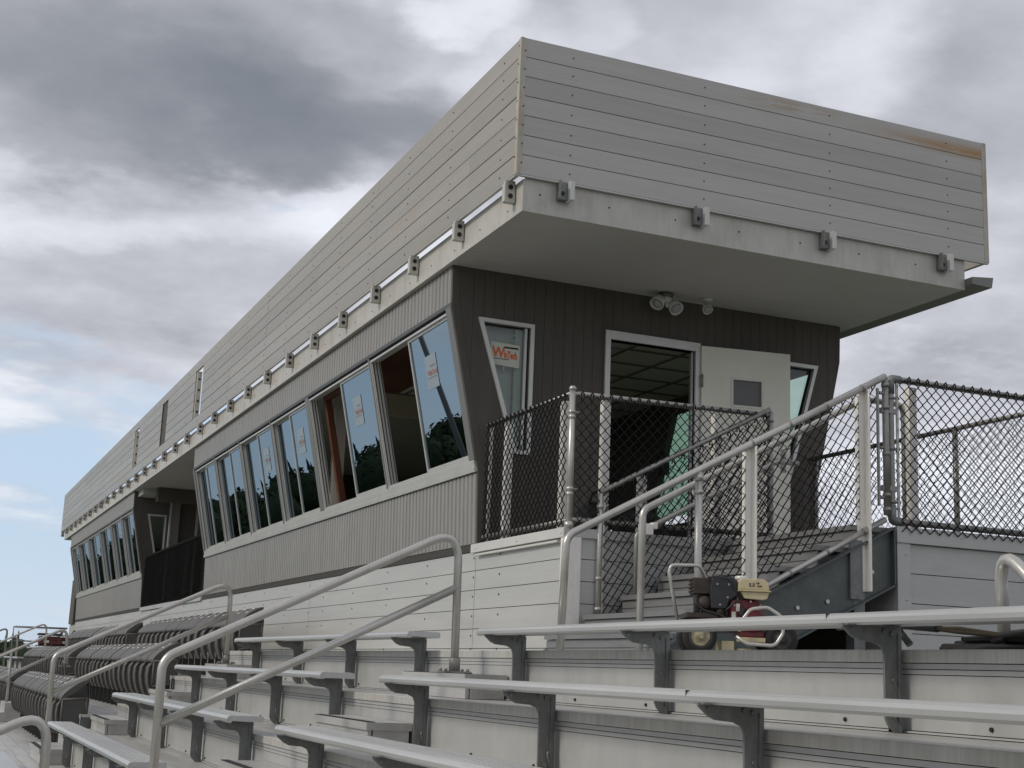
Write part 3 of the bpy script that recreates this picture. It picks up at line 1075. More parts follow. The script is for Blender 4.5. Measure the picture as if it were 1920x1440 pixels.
sl_ = (zb - za) / (xb - xa)
for y0, y1, nm in ((7.79, 7.826, 0), (9.465, 9.49, 1)):
    s_ = MB()
    ax0 = xa - .02
    top = [(ax0, za + .01), (xb - .03, zb - .028)]
    pts = [(ax0, ZW + .004), (ax0, za + .03), (xb - .03, zb - .02), (xb - .03, zb - .40), (ax0 + .72, ZW + .004)]
    s_.prism(pts, 1, y0 + .012, y1)
    # channel flanges
    s_.prism([(ax0, za + .03), (ax0, za + .045), (xb - .03, zb - .005), (xb - .03, zb - .02)], 1, y0 - .03, y1)
    s_.prism([(ax0 + .72, ZW + .004), (xb - .03, zb - .40), (xb - .03, zb - .412), (ax0 + .75, ZW + .004)], 1, y0 - .03, y1)
    s_.box(xb - .036, xb - .026, y0 - .03, y1, zb - .41, zb - .01)
    s_.build('stringer', 'galvanised_dark', ramp)
    if nm == 0:
        for (bx, bo) in ((5.05, -.14), (5.16, -.24), (5.38, -.18), (5.62, -.25), (5.99, -.22)):
            zc = za + (bx - xa) * sl_ + bo
            MB().lathe([(.014, 0), (.013, .008), (.006, .013), (0, .014)], (bx, y0 + .012 - .014, zc), 'Y', 10).build('bolt', 'white_metal', ramp)
m = MB().box(5.84, 5.93, 7.80, 7.815, ZW, .67)
m.box(5.84, 5.85, 7.815, 7.89, ZW, .67)
m.box(5.80, 5.90, 7.78, 7.80, .60, 1.0)
m.build('support_leg', 'galvanised', ramp)

# ---------------------------------------------------------------- fences


def chainlink(p0, u, length, height, slope=0.0, D=.066, H=.066, wire=.0041, n=None, s0=0.0, y_up=0.0, seg=3):
    """woven wire from p0 along unit vector u (horizontal), sheared by slope; small knuckles at top and bottom"""
    m = MB()
    u = Vector(u)
    n = Vector((0, 0, 1)).cross(u) if n is None else Vector(n)
    p0 = Vector(p0)
    cols = int(length / (D / 2))
    rows = int(height / (H / 2))
    ph = [2 * math.pi * k / seg for k in range(seg)]
    dirs = [(math.cos(a), math.sin(a)) for a in ph]
    for i in range(cols):
        prev = None
        for k in range(rows + 1):
            odd = (k + i) % 2
            s = i * D / 2 + (D / 2 if odd else 0)
            wob = .0030 * noise.noise(Vector((i * .37, k * .41, p0.x + p0.y))) + .010 * noise.noise(Vector((i * .05, k * .06, p0.y)))
            c = p0 + u * (s + wob) + Vector((0, 0, k * H / 2 + s * slope + wob)) + n * (.0035 if odd else -.0035)
            ring = [m.pt(c + u * (a * wire) + n * (b * wire)) for a, b in dirs]
            if prev:
                for q in range(seg):
                    m.face((prev[q], prev[(q + 1) % seg], ring[(q + 1) % seg], ring[q]), True)
            prev = ring
        # knuckle: the wire end bent over its neighbour
        if i % 2 == (rows % 2):
            s = i * D / 2 + D / 2
            c = p0 + u * s + Vector((0, 0, rows * H / 2 + s * slope))
            m.tube([c + u * -.013 + Vector((0, 0, -.012)), c + u * -.011 + Vector((0, 0, .012)), c + Vector((0, 0, .024)) + n * .004, c + u * .011 + Vector((0, 0, .012)), c + u * .013 + Vector((0, 0, -.012))], wire * 1.1, 4, False)
    return m


def ties(mb, a, b, n, r):
    a, b = Vector(a), Vector(b)
    for i in range(n):
        c = a.lerp(b, (i + .5) / n)
        d = (b - a).normalized()
        mb.tube([c - d * .004, c + d * .004], r, 10)
    return mb


def band(mb, x, y, z, r=.029, ear=(.06, 0)):
    mb.lathe([(r, -.014), (r, .014)], (x, y, z), 'Z', 12)
    mb.tube([(x, y, z), (x + ear[0], y + ear[1], z)], .010, 6)


NY = (0, -1, 0)
NX = (-1, 0, 0)
GF = 'chain link fences'
# landing fence: front run (along the base wall) and end run, one frame round the landing corner
lf = thing('landing_fence', 'black chain link fence round the corner of the press box landing', 'fence', (4.48, 9.52, ZF), GF)
m = MB().tube([(4.50, 9.52, ZF - .02), (4.50, 9.52, 2.195)], .025, 12)
m.lathe([(.029, 0), (.029, .02), (.018, .034), (0, .037)], (4.50, 9.52, 2.19), 'Z', 12)
band(m, 4.50, 9.52, 2.02, .029, (.07, 0))
band(m, 4.50, 9.52, 1.98, .029, (0, .06))
band(m, 4.50, 9.52, 1.42, .029, (.07, 0))
band(m, 4.50, 9.52, 1.38, .029, (0, .06))
m.lathe([(.036, 0), (.036, .05)], (4.50, 9.52, ZF), 'Z', 12)
m.build('corner_post', 'pipe', lf)
MB().tube([(4.50, 9.52, 2.165), (6.31, 9.52, 2.19)], .0215, 10).build('rail', 'pipe_dull', lf)
MB().tube([(4.50, 9.52, ZF + .07), (6.31, 9.52, ZF + .08)], .0215, 10).build('rail', 'pipe_dull', lf)
MB().tube([(4.50, 9.52, 2.165), (4.50, 11.25, 2.165)], .0215, 10).build('rail', 'pipe_dull', lf)
MB().tube([(4.50, 9.52, ZF + .06), (4.50, 11.25, ZF + .06)], .0215, 10).build('rail', 'pipe_dull', lf)
m = MB().tube([(6.31, 9.52, ZF - .05), (6.31, 9.52, 2.22)], .026, 12)
for z in (2.15, 1.75, 1.4, 1.22):
    m.lathe([(.031, -.016), (.031, .016)], (6.31, 9.52, z), 'Z', 12)
m.build('end_post', 'pipe_dull', lf)
for y in (9.70, 10.84):
    MB().box(4.51, 4.574, y, y + .064, ZF, 2.14).build('square_post', 'post_cream', lf, .004)
for x in (4.78, 5.79):
    MB().box(x, x + .064, 9.535, 9.60, ZF - .1, 2.15).build('square_post', 'post_cream', lf, .004)
MB().box(4.505, 4.53, 11.20, 11.225, ZF, 2.15).build('stretcher_bar', 'pipe', lf)
chainlink((4.53, 9.488, ZF + .012), (1, 0, 0), 1.76, 1.06, .012, D=.083, H=.0855, wire=.0057, n=NY).build('wire_mesh', 'mesh_black', lf)
chainlink((4.468, 9.55, ZF + .012), (0, 1, 0), 1.70, 1.06, 0, D=.083, H=.0855, wire=.0057, n=NX).build('wire_mesh', 'mesh_black', lf)

SL = .534
# far side of the stairs
ff = thing('stair_fence', 'sloping chain link fence on the far side of the stairs, meeting the landing', 'fence', (5.4, 9.5, ZW), GF)
zt0 = 1.40
m = MB().tube([(4.752, 9.50, .44), (4.755, 9.50, zt0)], .022, 12)
for z in (1.30, .75, .52):
    band(m, 4.752, 9.50, z, .026, (.05, -.02))
m.build('end_post', 'pipe', ff)
MB().tube([(4.75, 9.50, zt0 + .01), (6.29, 9.50, zt0 + .01 + 1.54 * SL)], .0215, 10).build('rail', 'pipe_dull', ff)
MB().tube([(4.85, 9.50, .37), (6.29, 9.50, .37 + 1.44 * SL)], .0215, 10).build('rail', 'pipe_dull', ff)
MB().box(5.10, 5.164, 9.51, 9.574, .55, 1.58).build('square_post', 'post_cream', ff, .004)
MB().box(4.77, 4.785, 9.47, 9.485, .46, 1.38).build('stretcher_bar', 'pipe', ff)
chainlink((4.775, 9.462, .40), (1, 0, 0), 1.50, 1.0, SL, D=.085, H=.0855, wire=.0057, n=NY).build('wire_mesh', 'mesh_black', ff)
# near side of the stairs
nf = thing('stair_fence', 'sloping chain link fence on the near side of the stairs with two cream square posts', 'fence', (5.4, 7.77, ZW), GF)
m = MB().tube([(4.602, 7.77, ZW), (4.602, 7.77, 1.35)], .0245, 12)
m.lathe([(.029, -.02), (.029, .02)], (4.602, 7.77, 1.315), 'Z', 12)
m.lathe([(.029, -.012), (.029, .012)], (4.602, 7.77, 1.22), 'Z', 12)
m.build('end_post', 'pipe', nf)
m = MB().tube([(6.105, 7.77, 1.19), (6.105, 7.77, 2.15)], .0235, 12)
for z in (2.11, 1.95, 1.62, 1.33, 1.23):
    m.lathe([(.028, -.014), (.028, .014)], (6.105, 7.77, z), 'Z', 12)
for z in (2.05, 1.66, 1.31):
    m.tube([(6.105, 7.77, z), (6.05, 7.77, z)], .012, 6)
m.build('top_post', 'pipe_dull', nf)
xh = 3.66
m = MB().tube(fillet([(xh - .02, 7.77, ZW), (xh, 7.77, .862), (4.60, 7.77, 1.362), (6.105, 7.77, 2.172)], .12, 6), .0245, 12)
m.build('top_rail', 'pipe', nf)
for i in range(4):
    xq = 5.0 + .3 * i
    zq = 1.362 + (xq - 4.60) * .538
    MB().tube([(xq, 7.77, zq), (xq + .012, 7.77, zq + .0065)], .027, 10).build('tie_wire', 'pipe_dull', nf)
    zq = .555 + (xq - 4.96) * SL
    MB().tube([(xq, 7.775, zq), (xq + .012, 7.775, zq + .0065)], .025, 10).build('tie_wire', 'pipe_dull', nf)
m = MB().tube([(4.64, 7.775, .555 - .32 * SL), (6.09, 7.775, .555 + 1.13 * SL)], .0215, 10)
m.build('bottom_rail', 'pipe', nf)
for x0, z0, z1 in ((4.975, .34, 1.56), (5.895, .655, 2.055)):
    m = MB().box(x0, x0 + .052, 7.79, 7.842, z0, z1)
    m.box(x0 + .040, x0 + .052, 7.735, 7.79, z0, z1)
    m.cyl((x0 + .046, 7.728, z1 - .05), (x0 + .046, 7.736, z1 - .05), .008, 8)
    m.build('square_post', 'post_cream', nf, .004)
chainlink((4.64, 7.80, .46), (1, 0, 0), 1.42, .90, SL, D=.085, H=.0855, wire=.0055, n=NY).build('wire_mesh', 'mesh_black', nf)
MB().box(6.03, 6.045, 7.762, 7.778, 1.25, 2.08).build('stretcher_bar', 'pipe_dull', nf)

# inner handrail of the stairs
hr = thing('stair_handrail', 'bent pipe handrail inside the near stair fence, looped at its top end', 'handrail', (4.25, 7.9, ZW))
m = MB().tube(fillet([(4.255, 7.90, ZW), (4.262, 7.90, 1.085), (6.02, 7.90, 2.02), (6.37, 7.90, 2.02), (6.37, 7.90, 1.13)], .09, 6), .0235, 12)
m.build('pipe_loop', 'pipe', hr)
m = MB()
for x in (4.62, 5.3, 5.95):
    z = 1.085 + (x - 4.262) * .532
    m.tube(fillet([(x, 7.79, z - .05), (x, 7.86, z - .07), (x, 7.90, z)], .03, 3), .009, 6)
m.build('wall_bracket', 'pipe_dull', hr)
h2 = thing('stair_handrail', 'pipe handrail on the far side of the stairs ending in a cream clamp', 'handrail', (5.0, 9.4, .5))
m = MB().tube(fillet([(5.02, 9.40, .62), (5.02, 9.40, 1.10), (6.3, 9.40, 1.79), (6.5, 9.40, 1.79)], .06, 5), .021, 10)
m.build('pipe_run', 'pipe_dull', h2)
m = MB().box(5.055, 5.145, 9.355, 9.445, 1.10, 1.185)
m.box(5.145, 5.19, 9.37, 9.43, 1.15, 1.20)
m.build('end_clamp', 'post_cream', h2, .006)

# gate fence at the right
gf = thing('gate_fence', 'framed black chain link gate panel standing on the right platform wall', 'gate', (7, 7.79, ZF), GF)
m = MB()
m.tube(fillet([(9.5, 7.79, 2.168), (6.163, 7.79, 2.168), (6.163, 7.79, 1.155), (9.5, 7.79, 1.155)], .03, 4), .0235, 12)
m.build('frame', 'pipe_dull', gf)
for z in (2.168, 1.155):
    m = MB()
    m.tube(fillet([(6.245, 7.79, z), (6.163, 7.79, z), (6.163, 7.79, z + (-.11 if z > 2 else .11))], .03, 4), .031, 12)
    m.build('elbow', 'galvanised', gf)
m = MB()
for z in (2.03, 1.665, 1.29):
    band(m, 6.163, 7.79, z, .029, (.075, 0))
for z in (1.93, 1.38):
    m.box(6.07, 6.20, 7.765, 7.81, z - .018, z + .018)
m.build('hinge_bands', 'pipe_dull', gf)
MB().box(6.205, 6.222, 7.775, 7.787, 1.16, 2.14).build('stretcher_bar', 'pipe', gf)
for x in (6.36, 8.0):
    MB().box(x, x + .068, 7.83, 7.90, ZF, 2.14).build('square_post', 'post_cream', gf, .004)
chainlink((6.225, 7.758, 1.085), (1, 0, 0), 3.1, 1.10, 0, D=.081, H=.080, wire=.0058, n=NY).build('wire_mesh', 'mesh_black', gf)
# rear fence of the deck, seen through the gate
rf = thing('rear_fence', 'chain link fence along the back edge of the deck, seen through the gate', 'fence', (7.95, 9.5, ZF), GF)
MB().tube([(7.95, 7.0, 2.205), (7.95, 11.3, 2.205)], .0215, 10).build('rail', 'pipe_dull', rf)
MB().tube([(7.95, 7.0, 1.19), (7.95, 11.3, 1.19)], .0215, 10).build('rail', 'pipe_dull', rf)
for y in (7.05, 9.2, 11.2):
    MB().tube([(7.95, y, ZF), (7.95, y, 2.2)], .024, 10).build('post', 'pipe_dull', rf)
for y in (10.45,):
    MB().box(7.96, 8.02, y, y + .06, ZF, 2.15).build('square_post', 'post_cream', rf, .004)
chainlink((7.92, 7.0, 1.12), (0, 1, 0), 4.28, 1.09, 0, D=.083, H=.0855, n=NX).build('wire_mesh', 'mesh_black', rf)
# fence between the cabins
mf = thing('gap_fence', 'black chain link fence closing the gap between the two cabins', 'fence', (4.48, 27.4, ZF), GF)
MB().tube([(4.49, 24.0, 2.165), (4.49, 30.8, 2.165)], .026, 8).build('rail', 'mesh_black', mf)
MB().tube([(4.49, 24.0, ZF + .06), (4.49, 30.8, ZF + .06)], .0215, 8).build('rail', 'mesh_black', mf)
for y in (24.4, 26.1, 27.8, 29.5, 30.7):
    MB().box(4.51, 4.57, y, y + .06, ZF, 2.14).build('square_post', 'pipe_dull', mf)
chainlink((4.46, 24.0, ZF + .01), (0, 1, 0), 6.8, 1.07, 0, D=.083, H=.0855, wire=.006, n=NX).build('wire_mesh', 'mesh_black', mf)
# fence at the far end of the stand
ef = thing('end_fence', 'low chain link fence with a bent pipe at the far left end of the stand', 'fence', (3.4, 45.2, -.15), GF)
m = MB().tube([(2.83, 45.2, -.2), (2.83, 45.2, .865), (4.40, 45.2, .885)], .03, 8)
m.tube([(2.83, 45.2, .45), (4.40, 45.2, .46)], .022, 8)
m.tube(fillet([(2.66, 45.2, -.4), (2.66, 45.2, .83), (1.2, 45.2, .12)], .1, 5), .028, 8)
m.build('pipe_frame', 'pipe_dull', ef)
chainlink((2.86, 45.17, -.1), (1, 0, 0), 1.5, 1.0, 0, D=.09, H=.09, wire=.004, n=NY).build('wire_mesh', 'pipe_dull', ef)
# short rail on the walkway at the right edge
sr = thing('walkway_handrail', 'bent pipe handrail standing on the upper walkway at the right edge', 'handrail', (3.62, 3.95, ZW))
MB().tube(fillet([(3.62, 3.955, ZW), (3.60, 3.95, .545), (3.60, 3.60, .22), (3.60, 2.6, -.5)], .07, 6), .0235, 12).build('pipe_loop', 'pipe', sr)

# ---------------------------------------------------------------- press box
pb = thing('press_box', 'long grey press box on top of the stand with board parapet and leaning windows', 'press box', (6.3, 25, ZF))
YR0, YR1 = 9.64, 45.6
XS0, XS1 = 4.063, 8.49
# roof slab with soffit
m = MB().box(XS0 + .03, XS1, YR0 + .03, YR1, 3.632, 3.86)
m.build('roof_slab', 'soffit_paint', pb)
m = MB()
m.box(XS0 + .022, XS1 - .002, YR0 + .022, YR1, 3.622, 3.631)
# one joint between the soffit sheets
m.cur = 1
m.box(XS0 + .03, XS1 - .01, 10.86, 10.863, 3.6208, 3.6222)
m.build('soffit', ['soffit_paint', 'soffit_joint'], pb)
m = MB().box(XS0, XS0 + .02, YR0, YR1, 3.618, 3.885)
m.cur = 1
for i in range(58):
    y = YR0 + .3 + i * .61
    m.cyl((XS0 - .003, y, 3.70 + .02 * (i % 2)), (XS0 + .002, y, 3.70 + .02 * (i % 2)), .008, 6)
m.build('fascia_board', ['fascia_paint', 'screw'], pb)
m = MB().box(XS0 + .0205, XS1, YR0, YR0 + .02, 3.618, 3.935)
m.cur = 1
for i in range(7):
    x = XS0 + .15 + i * .62
    m.cyl((x, YR0 - .003, 3.775), (x, YR0 + .002, 3.775), .008, 6)
m.build('fascia_board', ['fascia_paint', 'screw'], pb)
m = MB().prism([(8.492, 3.655), (8.492, 3.72), (8.735, 3.745), (8.715, 3.645)], 1, 9.54, YR1)
m.build('rear_gutter', 'fascia_grey', pb)
# parapet cladding
XP, YP, ZP0, ZP1 = 3.985, 9.60, 3.90, 5.072
XPR = 8.745
pbw = (ZP1 - ZP0) / 7
SLOTS = [(22.95, 23.62), (26.45, 27.1), (30.1, 30.72)]
m = MB()
for b in range(7):
    z1 = ZP1 - b * pbw
    z0 = z1 - pbw
    segs = []
    y = YP + .026
    if b in (0, 6):
        segs = [(YP + .026, 46.1)]
    else:
        for s0, s1 in SLOTS:
            segs.append((y, s0))
            y = s1
        segs.append((y, 46.1))
    for (a0, a1) in segs:
        cuts = [a0] + [c for c in (13.36, 18.3, 34.0, 38.7) if a0 < c < a1] + [a1]
        for c0, c1 in zip(cuts, cuts[1:]):
            j = .0025 * (random.random() - .5)
            m.box(XP + j, XP + .022, c0 + .0015, c1 - .0015, z0 + .0085, z1)
m.cur = 1
ys = [YP + .03] + [v for s in SLOTS for v in s] + [46.1]
for a0, a1 in zip(ys[::2], ys[1::2]):
    m.box(XP + .008, XP + .024, a0, a1, ZP0 + .01, ZP1 - .006)
m.box(XP + .008, XP + .034, YP + .03, 46.1, ZP1 - pbw + .01, ZP1 - .005)
m.box(XP + .008, XP + .034, YP + .03, 46.1, ZP0 + .009, ZP0 + pbw - .01)
m.cur = 2
for b in range(7):
    zc = ZP1 - (b + .5) * pbw
    for i in range(30):
        y = YP + .36 + i * 1.2
        m.cyl((XP - .004, y, zc + .015 * math.sin(i * 2.1 + b)), (XP + .002, y, zc + .015 * math.sin(i * 2.1 + b)), .007, 6)
m.build('front_cladding', ['cladding', 'seam', 'screw'], pb)
m = MB()
for b in range(7):
    z1 = ZP1 - b * pbw
    m.box(XP + .028, XPR - .05, YP, YP + .03, z1 - pbw + .006, z1)
m.cur = 1
m.box(XP + .03, XPR - .05, YP + .008, YP + .034, ZP0 + .01, ZP1 - .006)
m.cur = 2
for b in range(7):
    zc = ZP1 - (b + .5) * pbw
    for i, x in enumerate((4.45, 5.70, 6.98, 8.28)):
        m.cyl((x, YP - .004, zc + .01 * math.sin(i + b)), (x, YP + .002, zc + .01 * math.sin(i + b)), .0065, 6)
me_ = m.build('end_cladding', ['cladding_end', 'seam', 'screw'], None)
me_.parent = pb
me_.location = -pb.location
# rear and far parapet walls
m = MB().box(XPR - .05, XPR - .01, YP + .02, 46.1, ZP0, ZP1 - .004)
m.box(XP + .04, XPR - .06, 46.07, 46.1, ZP0, ZP1 - .004)
m.build('rear_cladding', 'cladding', pb)
m = MB().box(XP - .006, XP + .026, YP - .004, YP + .026, ZP0 + .004, ZP1 + .002)
m.box(XP + .026, XP + .042, YP - .005, YP, ZP0 + .004, ZP1 - .002)
m.box(XP - .006, XP, YP + .026, YP + .048, ZP0 + .004, ZP1 - .002)
m.cur = 1
for i in range(7):
    z = ZP0 + .1 + i * .16
    m.cyl((XP + .033, YP - .008, z), (XP + .033, YP - .004, z), .007, 6)
    m.cyl((XP - .009, YP + .037, z + .05), (XP - .004, YP + .037, z + .05), .007, 6)
m.build('corner_trim', ['trim_rusty', 'screw'], pb)
m = MB().box(XPR - .05, XPR, YP - .004, YP + .03, ZP0 + .004, ZP1 + .002)
m.build('corner_trim', 'trim_rusty', pb)
m = MB().box(XP + .001, XPR, YP + .002, YP + .034, ZP0 - .006, ZP0 + .004)
m.box(XP + .001, XP + .034, YP + .035, 46.1, ZP0 - .006, ZP0 + .004)
m.build('bottom_channel', 'window_metal', pb)
for sl_y in (SLOTS[0][1], SLOTS[2][1]):
    m = MB().box(XP + .012, XP + .085, sl_y - .10, sl_y - .004, 4.07, 4.90)
    m.cur = 1
    for q in range(4):
        m.cyl((XP + .05, sl_y - .106, 4.2 + .19 * q), (XP + .05, sl_y - .10, 4.2 + .19 * q), .02, 8)
    m.build('slot_post', ['trim_rusty', 'screw'], pb)
MB().box(XP + .022, XP + .034, SLOTS[1][0], SLOTS[1][1], 4.07, 4.9).build('slot_screen', 'siding_dark', pb)


def outrigger(x, y, front):
    b = MB()
    if front:
        # short box bracket between fascia and parapet; a drilled plate faces along the roof
        b.box(x, x + .084, y + .010, y + .060, 3.725, 3.905)
        b.box(x - .006, x + .078, y, y + .008, 3.723, 3.905)
        b.cur = 1
        for z in (3.775, 3.85):
            b.lathe([(.021, 0), (.021, .006)], (x + .038, y - .006, z), 'Y', 12)
        b.cur = 0
        b.box(x - .010, x - .004, y + .004, y + .060, 3.728, 3.88)
    else:
        b.box(x, x + .040, y - .05, y + .052, 3.745, 3.90)
        b.cur = 2
        b.box(x - .075, x - .002, y - .004, y + .052, 3.750, 3.898)
        b.box(x - .085, x - .078, y - .045, y - .004, 3.750, 3.898)
        b.cur = 1
        b.lathe([(.018, -.006), (.018, 0)], (x - .045, y - .006, 3.80), 'Y', 12)
    return b


for i in range(31):
    outrigger(3.975, 9.78 + 1.2 * i - (.06 if i else 0), True).build('bracket', ['fascia_paint', 'screw'], pb)
for x in (4.43, 5.68, 6.96, 8.24):
    outrigger(x, 9.585, False).build('bracket', ['lamp_white', 'screw', 'galvanised'], pb)

# ---- leaning front: local frame (along Y, down the slope, outwards)
T0 = Vector((4.138, 0, 3.247))
DN = Vector((.320, 0, -1.464))
SLEN = DN.length
DN.normalize()
OUT = Vector((DN.z, 0, -DN.x))     # points to -X and down


def lean(a, b, c):
    return T0 + Vector((0, a, 0)) + DN * b + OUT * c


def ribs(mb, y0, y1, zlo, zhi, xf, pitch=.1):
    """vertical ribbed sheet facing -X; xf(z) gives the face"""
    n = max(1, round((y1 - y0) / pitch))
    w = (y1 - y0) / n
    x0, x1 = xf(zlo), xf(zhi)
    for i in range(n):
        a, b = y0 + i * w + .017, y0 + (i + 1) * w
        q = .016
        P = [(x0, a, zlo), (x0 - q, a + .012, zlo), (x0 - q, b - .012, zlo), (x0, b, zlo)]
        Q = [(x1, a, zhi), (x1 - q, a + .012, zhi), (x1 - q, b - .012, zhi), (x1, b, zhi)]
        for k in range(3):
            mb.quad(P[k], Q[k], Q[k + 1], P[k + 1])
        mb.quad(P[0], P[1], P[2], P[3])
    mb.cur = 1
    mb.quad((x0 + .001, y0, zlo), (x1 + .001, y0, zhi), (x1 + .001, y1, zhi), (x0 + .001, y1, zlo))
    mb.cur = 0


def wall_holes(mb, yface, thick, lft, rgt, z0, z1, holes):
    """sheet across X at yface with sloping ends lft(z), rgt(z) and quad holes (zlo, zhi, l(z), r(z))"""
    zs = sorted({z0, z1} | {z for h in holes for z in h[:2] if z0 < z < z1} | {z for z in (1.783, 3.247) if z0 < z < z1})
    for a, b in zip(zs, zs[1:]):
        mz = (a + b) / 2
        hs = sorted([h for h in holes if h[0] <= mz <= h[1]], key=lambda h: h[2](mz))
        edges = [lft] + [e for h in hs for e in (h[2], h[3])] + [rgt]
        for l, r in zip(edges[::2], edges[1::2]):
            if r(mz) - l(mz) < .002:
                continue
            mb.quad((l(a), yface, a), (r(a), yface, a), (r(b), yface, b), (l(b), yface, b))
            mb.quad((l(a), yface + thick, a), (l(b), yface + thick, b), (r(b), yface + thick, b), (r(a), yface + thick, a))
    for h in holes:
        a, b, l, r = h
        mb.quad((l(a), yface, a), (l(b), yface, b), (l(b), yface + thick, b), (l(a), yface + thick, a))
        mb.quad((r(a), yface, a), (r(a), yface + thick, a), (r(b), yface + thick, b), (r(b), yface, b))
        mb.quad((l(b), yface, b), (r(b), yface, b), (r(b), yface + thick, b), (l(b), yface + thick, b))
        mb.quad((l(a), yface, a), (l(a), yface + thick, a), (r(a), yface + thick, a), (r(a), yface, a))


def xfront(z):
    if z > 3.247:
        return 4.128 + (3.627 - z) / .38 * .010
    if z > 1.783:
        return 4.138 + (3.247 - z) * .320 / 1.464
    return 4.458 + (1.783 - z) / .666 * .022


def xrear(z):
    return 12.478 - xfront(z)


def lin(z0, x0, z1, x1):
    return lambda z: x0 + (z - z0) * (x1 - x0) / (z1 - z0)


def frame_quad(mb, y0, y1, pts, w):
    """picture frame of width w along a quad outline in the XZ plane"""
    c = Vector((sum(p[0] for p in pts) / 4, sum(p[1] for p in pts) / 4))
    P = [Vector(p) for p in pts]
    inn = []
    n = len(P)
    for i in range(n):
        a, b, d = P[i - 1], P[i], P[(i + 1) % n]
        e1 = (b - a).normalized()
        e2 = (d - b).normalized()
        n1 = Vector((-e1.y, e1.x))
        n2 = Vector((-e2.y, e2.x))
        if n1.dot(c - b) < 0:
            n1 = -n1
        if n2.dot(c - b) < 0:
            n2 = -n2
        bis = (n1 + n2)
        inn.append(b + bis * (w / (1 + n1.dot(n2))))
    for i in range(n):
        j = (i + 1) % n
        mb.prism([tuple(P[i]), tuple(P[j]), tuple(inn[j]), tuple(inn[i])], 1, y0, y1)
    return inn


def sash(parent, y0, y1, c, b0, b1, paper=None):
    """aluminium sash with its pane in the leaning front, c = how far in from the face"""
    f = MB()
    f.tf = lean
    w = .026
    f.box(y0, y0 + w, b0, b1, -c - .028, -c)
    f.box(y1 - w, y1, b0, b1, -c - .028, -c)
    f.box(y0 + w, y1 - w, b0, b0 + w, -c - .027, -c - .001)
    f.box(y0 + w, y1 - w, b1 - w, b1, -c - .027, -c - .001)
    f.build('sash', 'window_metal', parent)
    p = MB()
    p.tf = lean
    p.quad((y0 + w - .005, b0 + w - .005, -c - .014), (y0 + w - .005, b1 - w + .005, -c - .014), (y1 - w + .005, b1 - w + .005, -c - .014), (y1 - w + .005, b0 + w - .005, -c - .014))
    p.build('pane', 'pane_coated', parent)
    if paper:
        a, b = paper
        s = MB()
        s.tf = lean
        d = -c - .010
        s.box(a - .15, a + .15, b - .17, b + .15, d - .001, d)
        s.cur = 1
        s.text('WinTech', (a + .112, b + .02, d + .002), (-1, 0, 0), (0, -1, 0), .068, .0025)
        s.cur = 2
        s.box(a - .10, a + .04, b - .072, b - .058, d + .001, d + .002)
        s.box(a - .12, a + .12, b + .040, b + .048, d + .001, d + .002)
        s.build('paper_sign', ['paper_film', 'ink_faded', 'ink_grey'], parent)


def front_window(y0, y1, open_=False, paper=False, mid=None):
    wdw = bpy.data.objects.new('window', None)
    COL.objects.link(wdw)
    wdw.parent = pb
    wdw.location = lean((y0 + y1) / 2, .7, 0) - pb.location
    b0, b1 = .035, 1.405
    f = MB()
    f.tf = lean
    t = .020
    f.box(y0, y0 + t, b0, b1, -.10, .012)
    f.box(y1 - t, y1, b0, b1, -.10, .012)
    f.box(y0 + t, y1 - t, b0, b0 + t, -.10, .011)
    f.box(y0 + t, y1 - t, b1 - t, b1, -.10, .014)
    for k in range(3):        # track ribs on the far jamb and the sill
        f.box(y1 - t - .012, y1 - t, b0 + t, b1 - t, -.010 - .034 * k, -.003 - .034 * k)
        f.box(y0 + t, y1 - t - .013, b1 - t - .010, b1 - t, -.010 - .034 * k, -.003 - .034 * k)
    f.cur = 1
    for k in range(3):
        f.box(y1 - t - .0015, y1 - t + .001, b0 + t, b1 - t, -.025 - .034 * k, -.012 - .034 * k)
    f.build('window_frame', ['window_metal', 'window_dark_metal'], wdw)
    mid = mid or (y0 + y1) / 2
    i0, i1 = y0 + t + .002, y1 - t - .014
    pap = (i0 + (mid - i0) * .58, .47) if paper else None
    sash(wdw, i0, mid + .02, .008, b0 + t + .002, b1 - t - .012, pap)
    if open_:
        sash(wdw, i0 + .02, mid + .04, .048, b0 + t + .002, b1 - t - .012)
    else:
        sash(wdw, mid - .018, i1, .048, b0 + t + .002, b1 - t - .012)


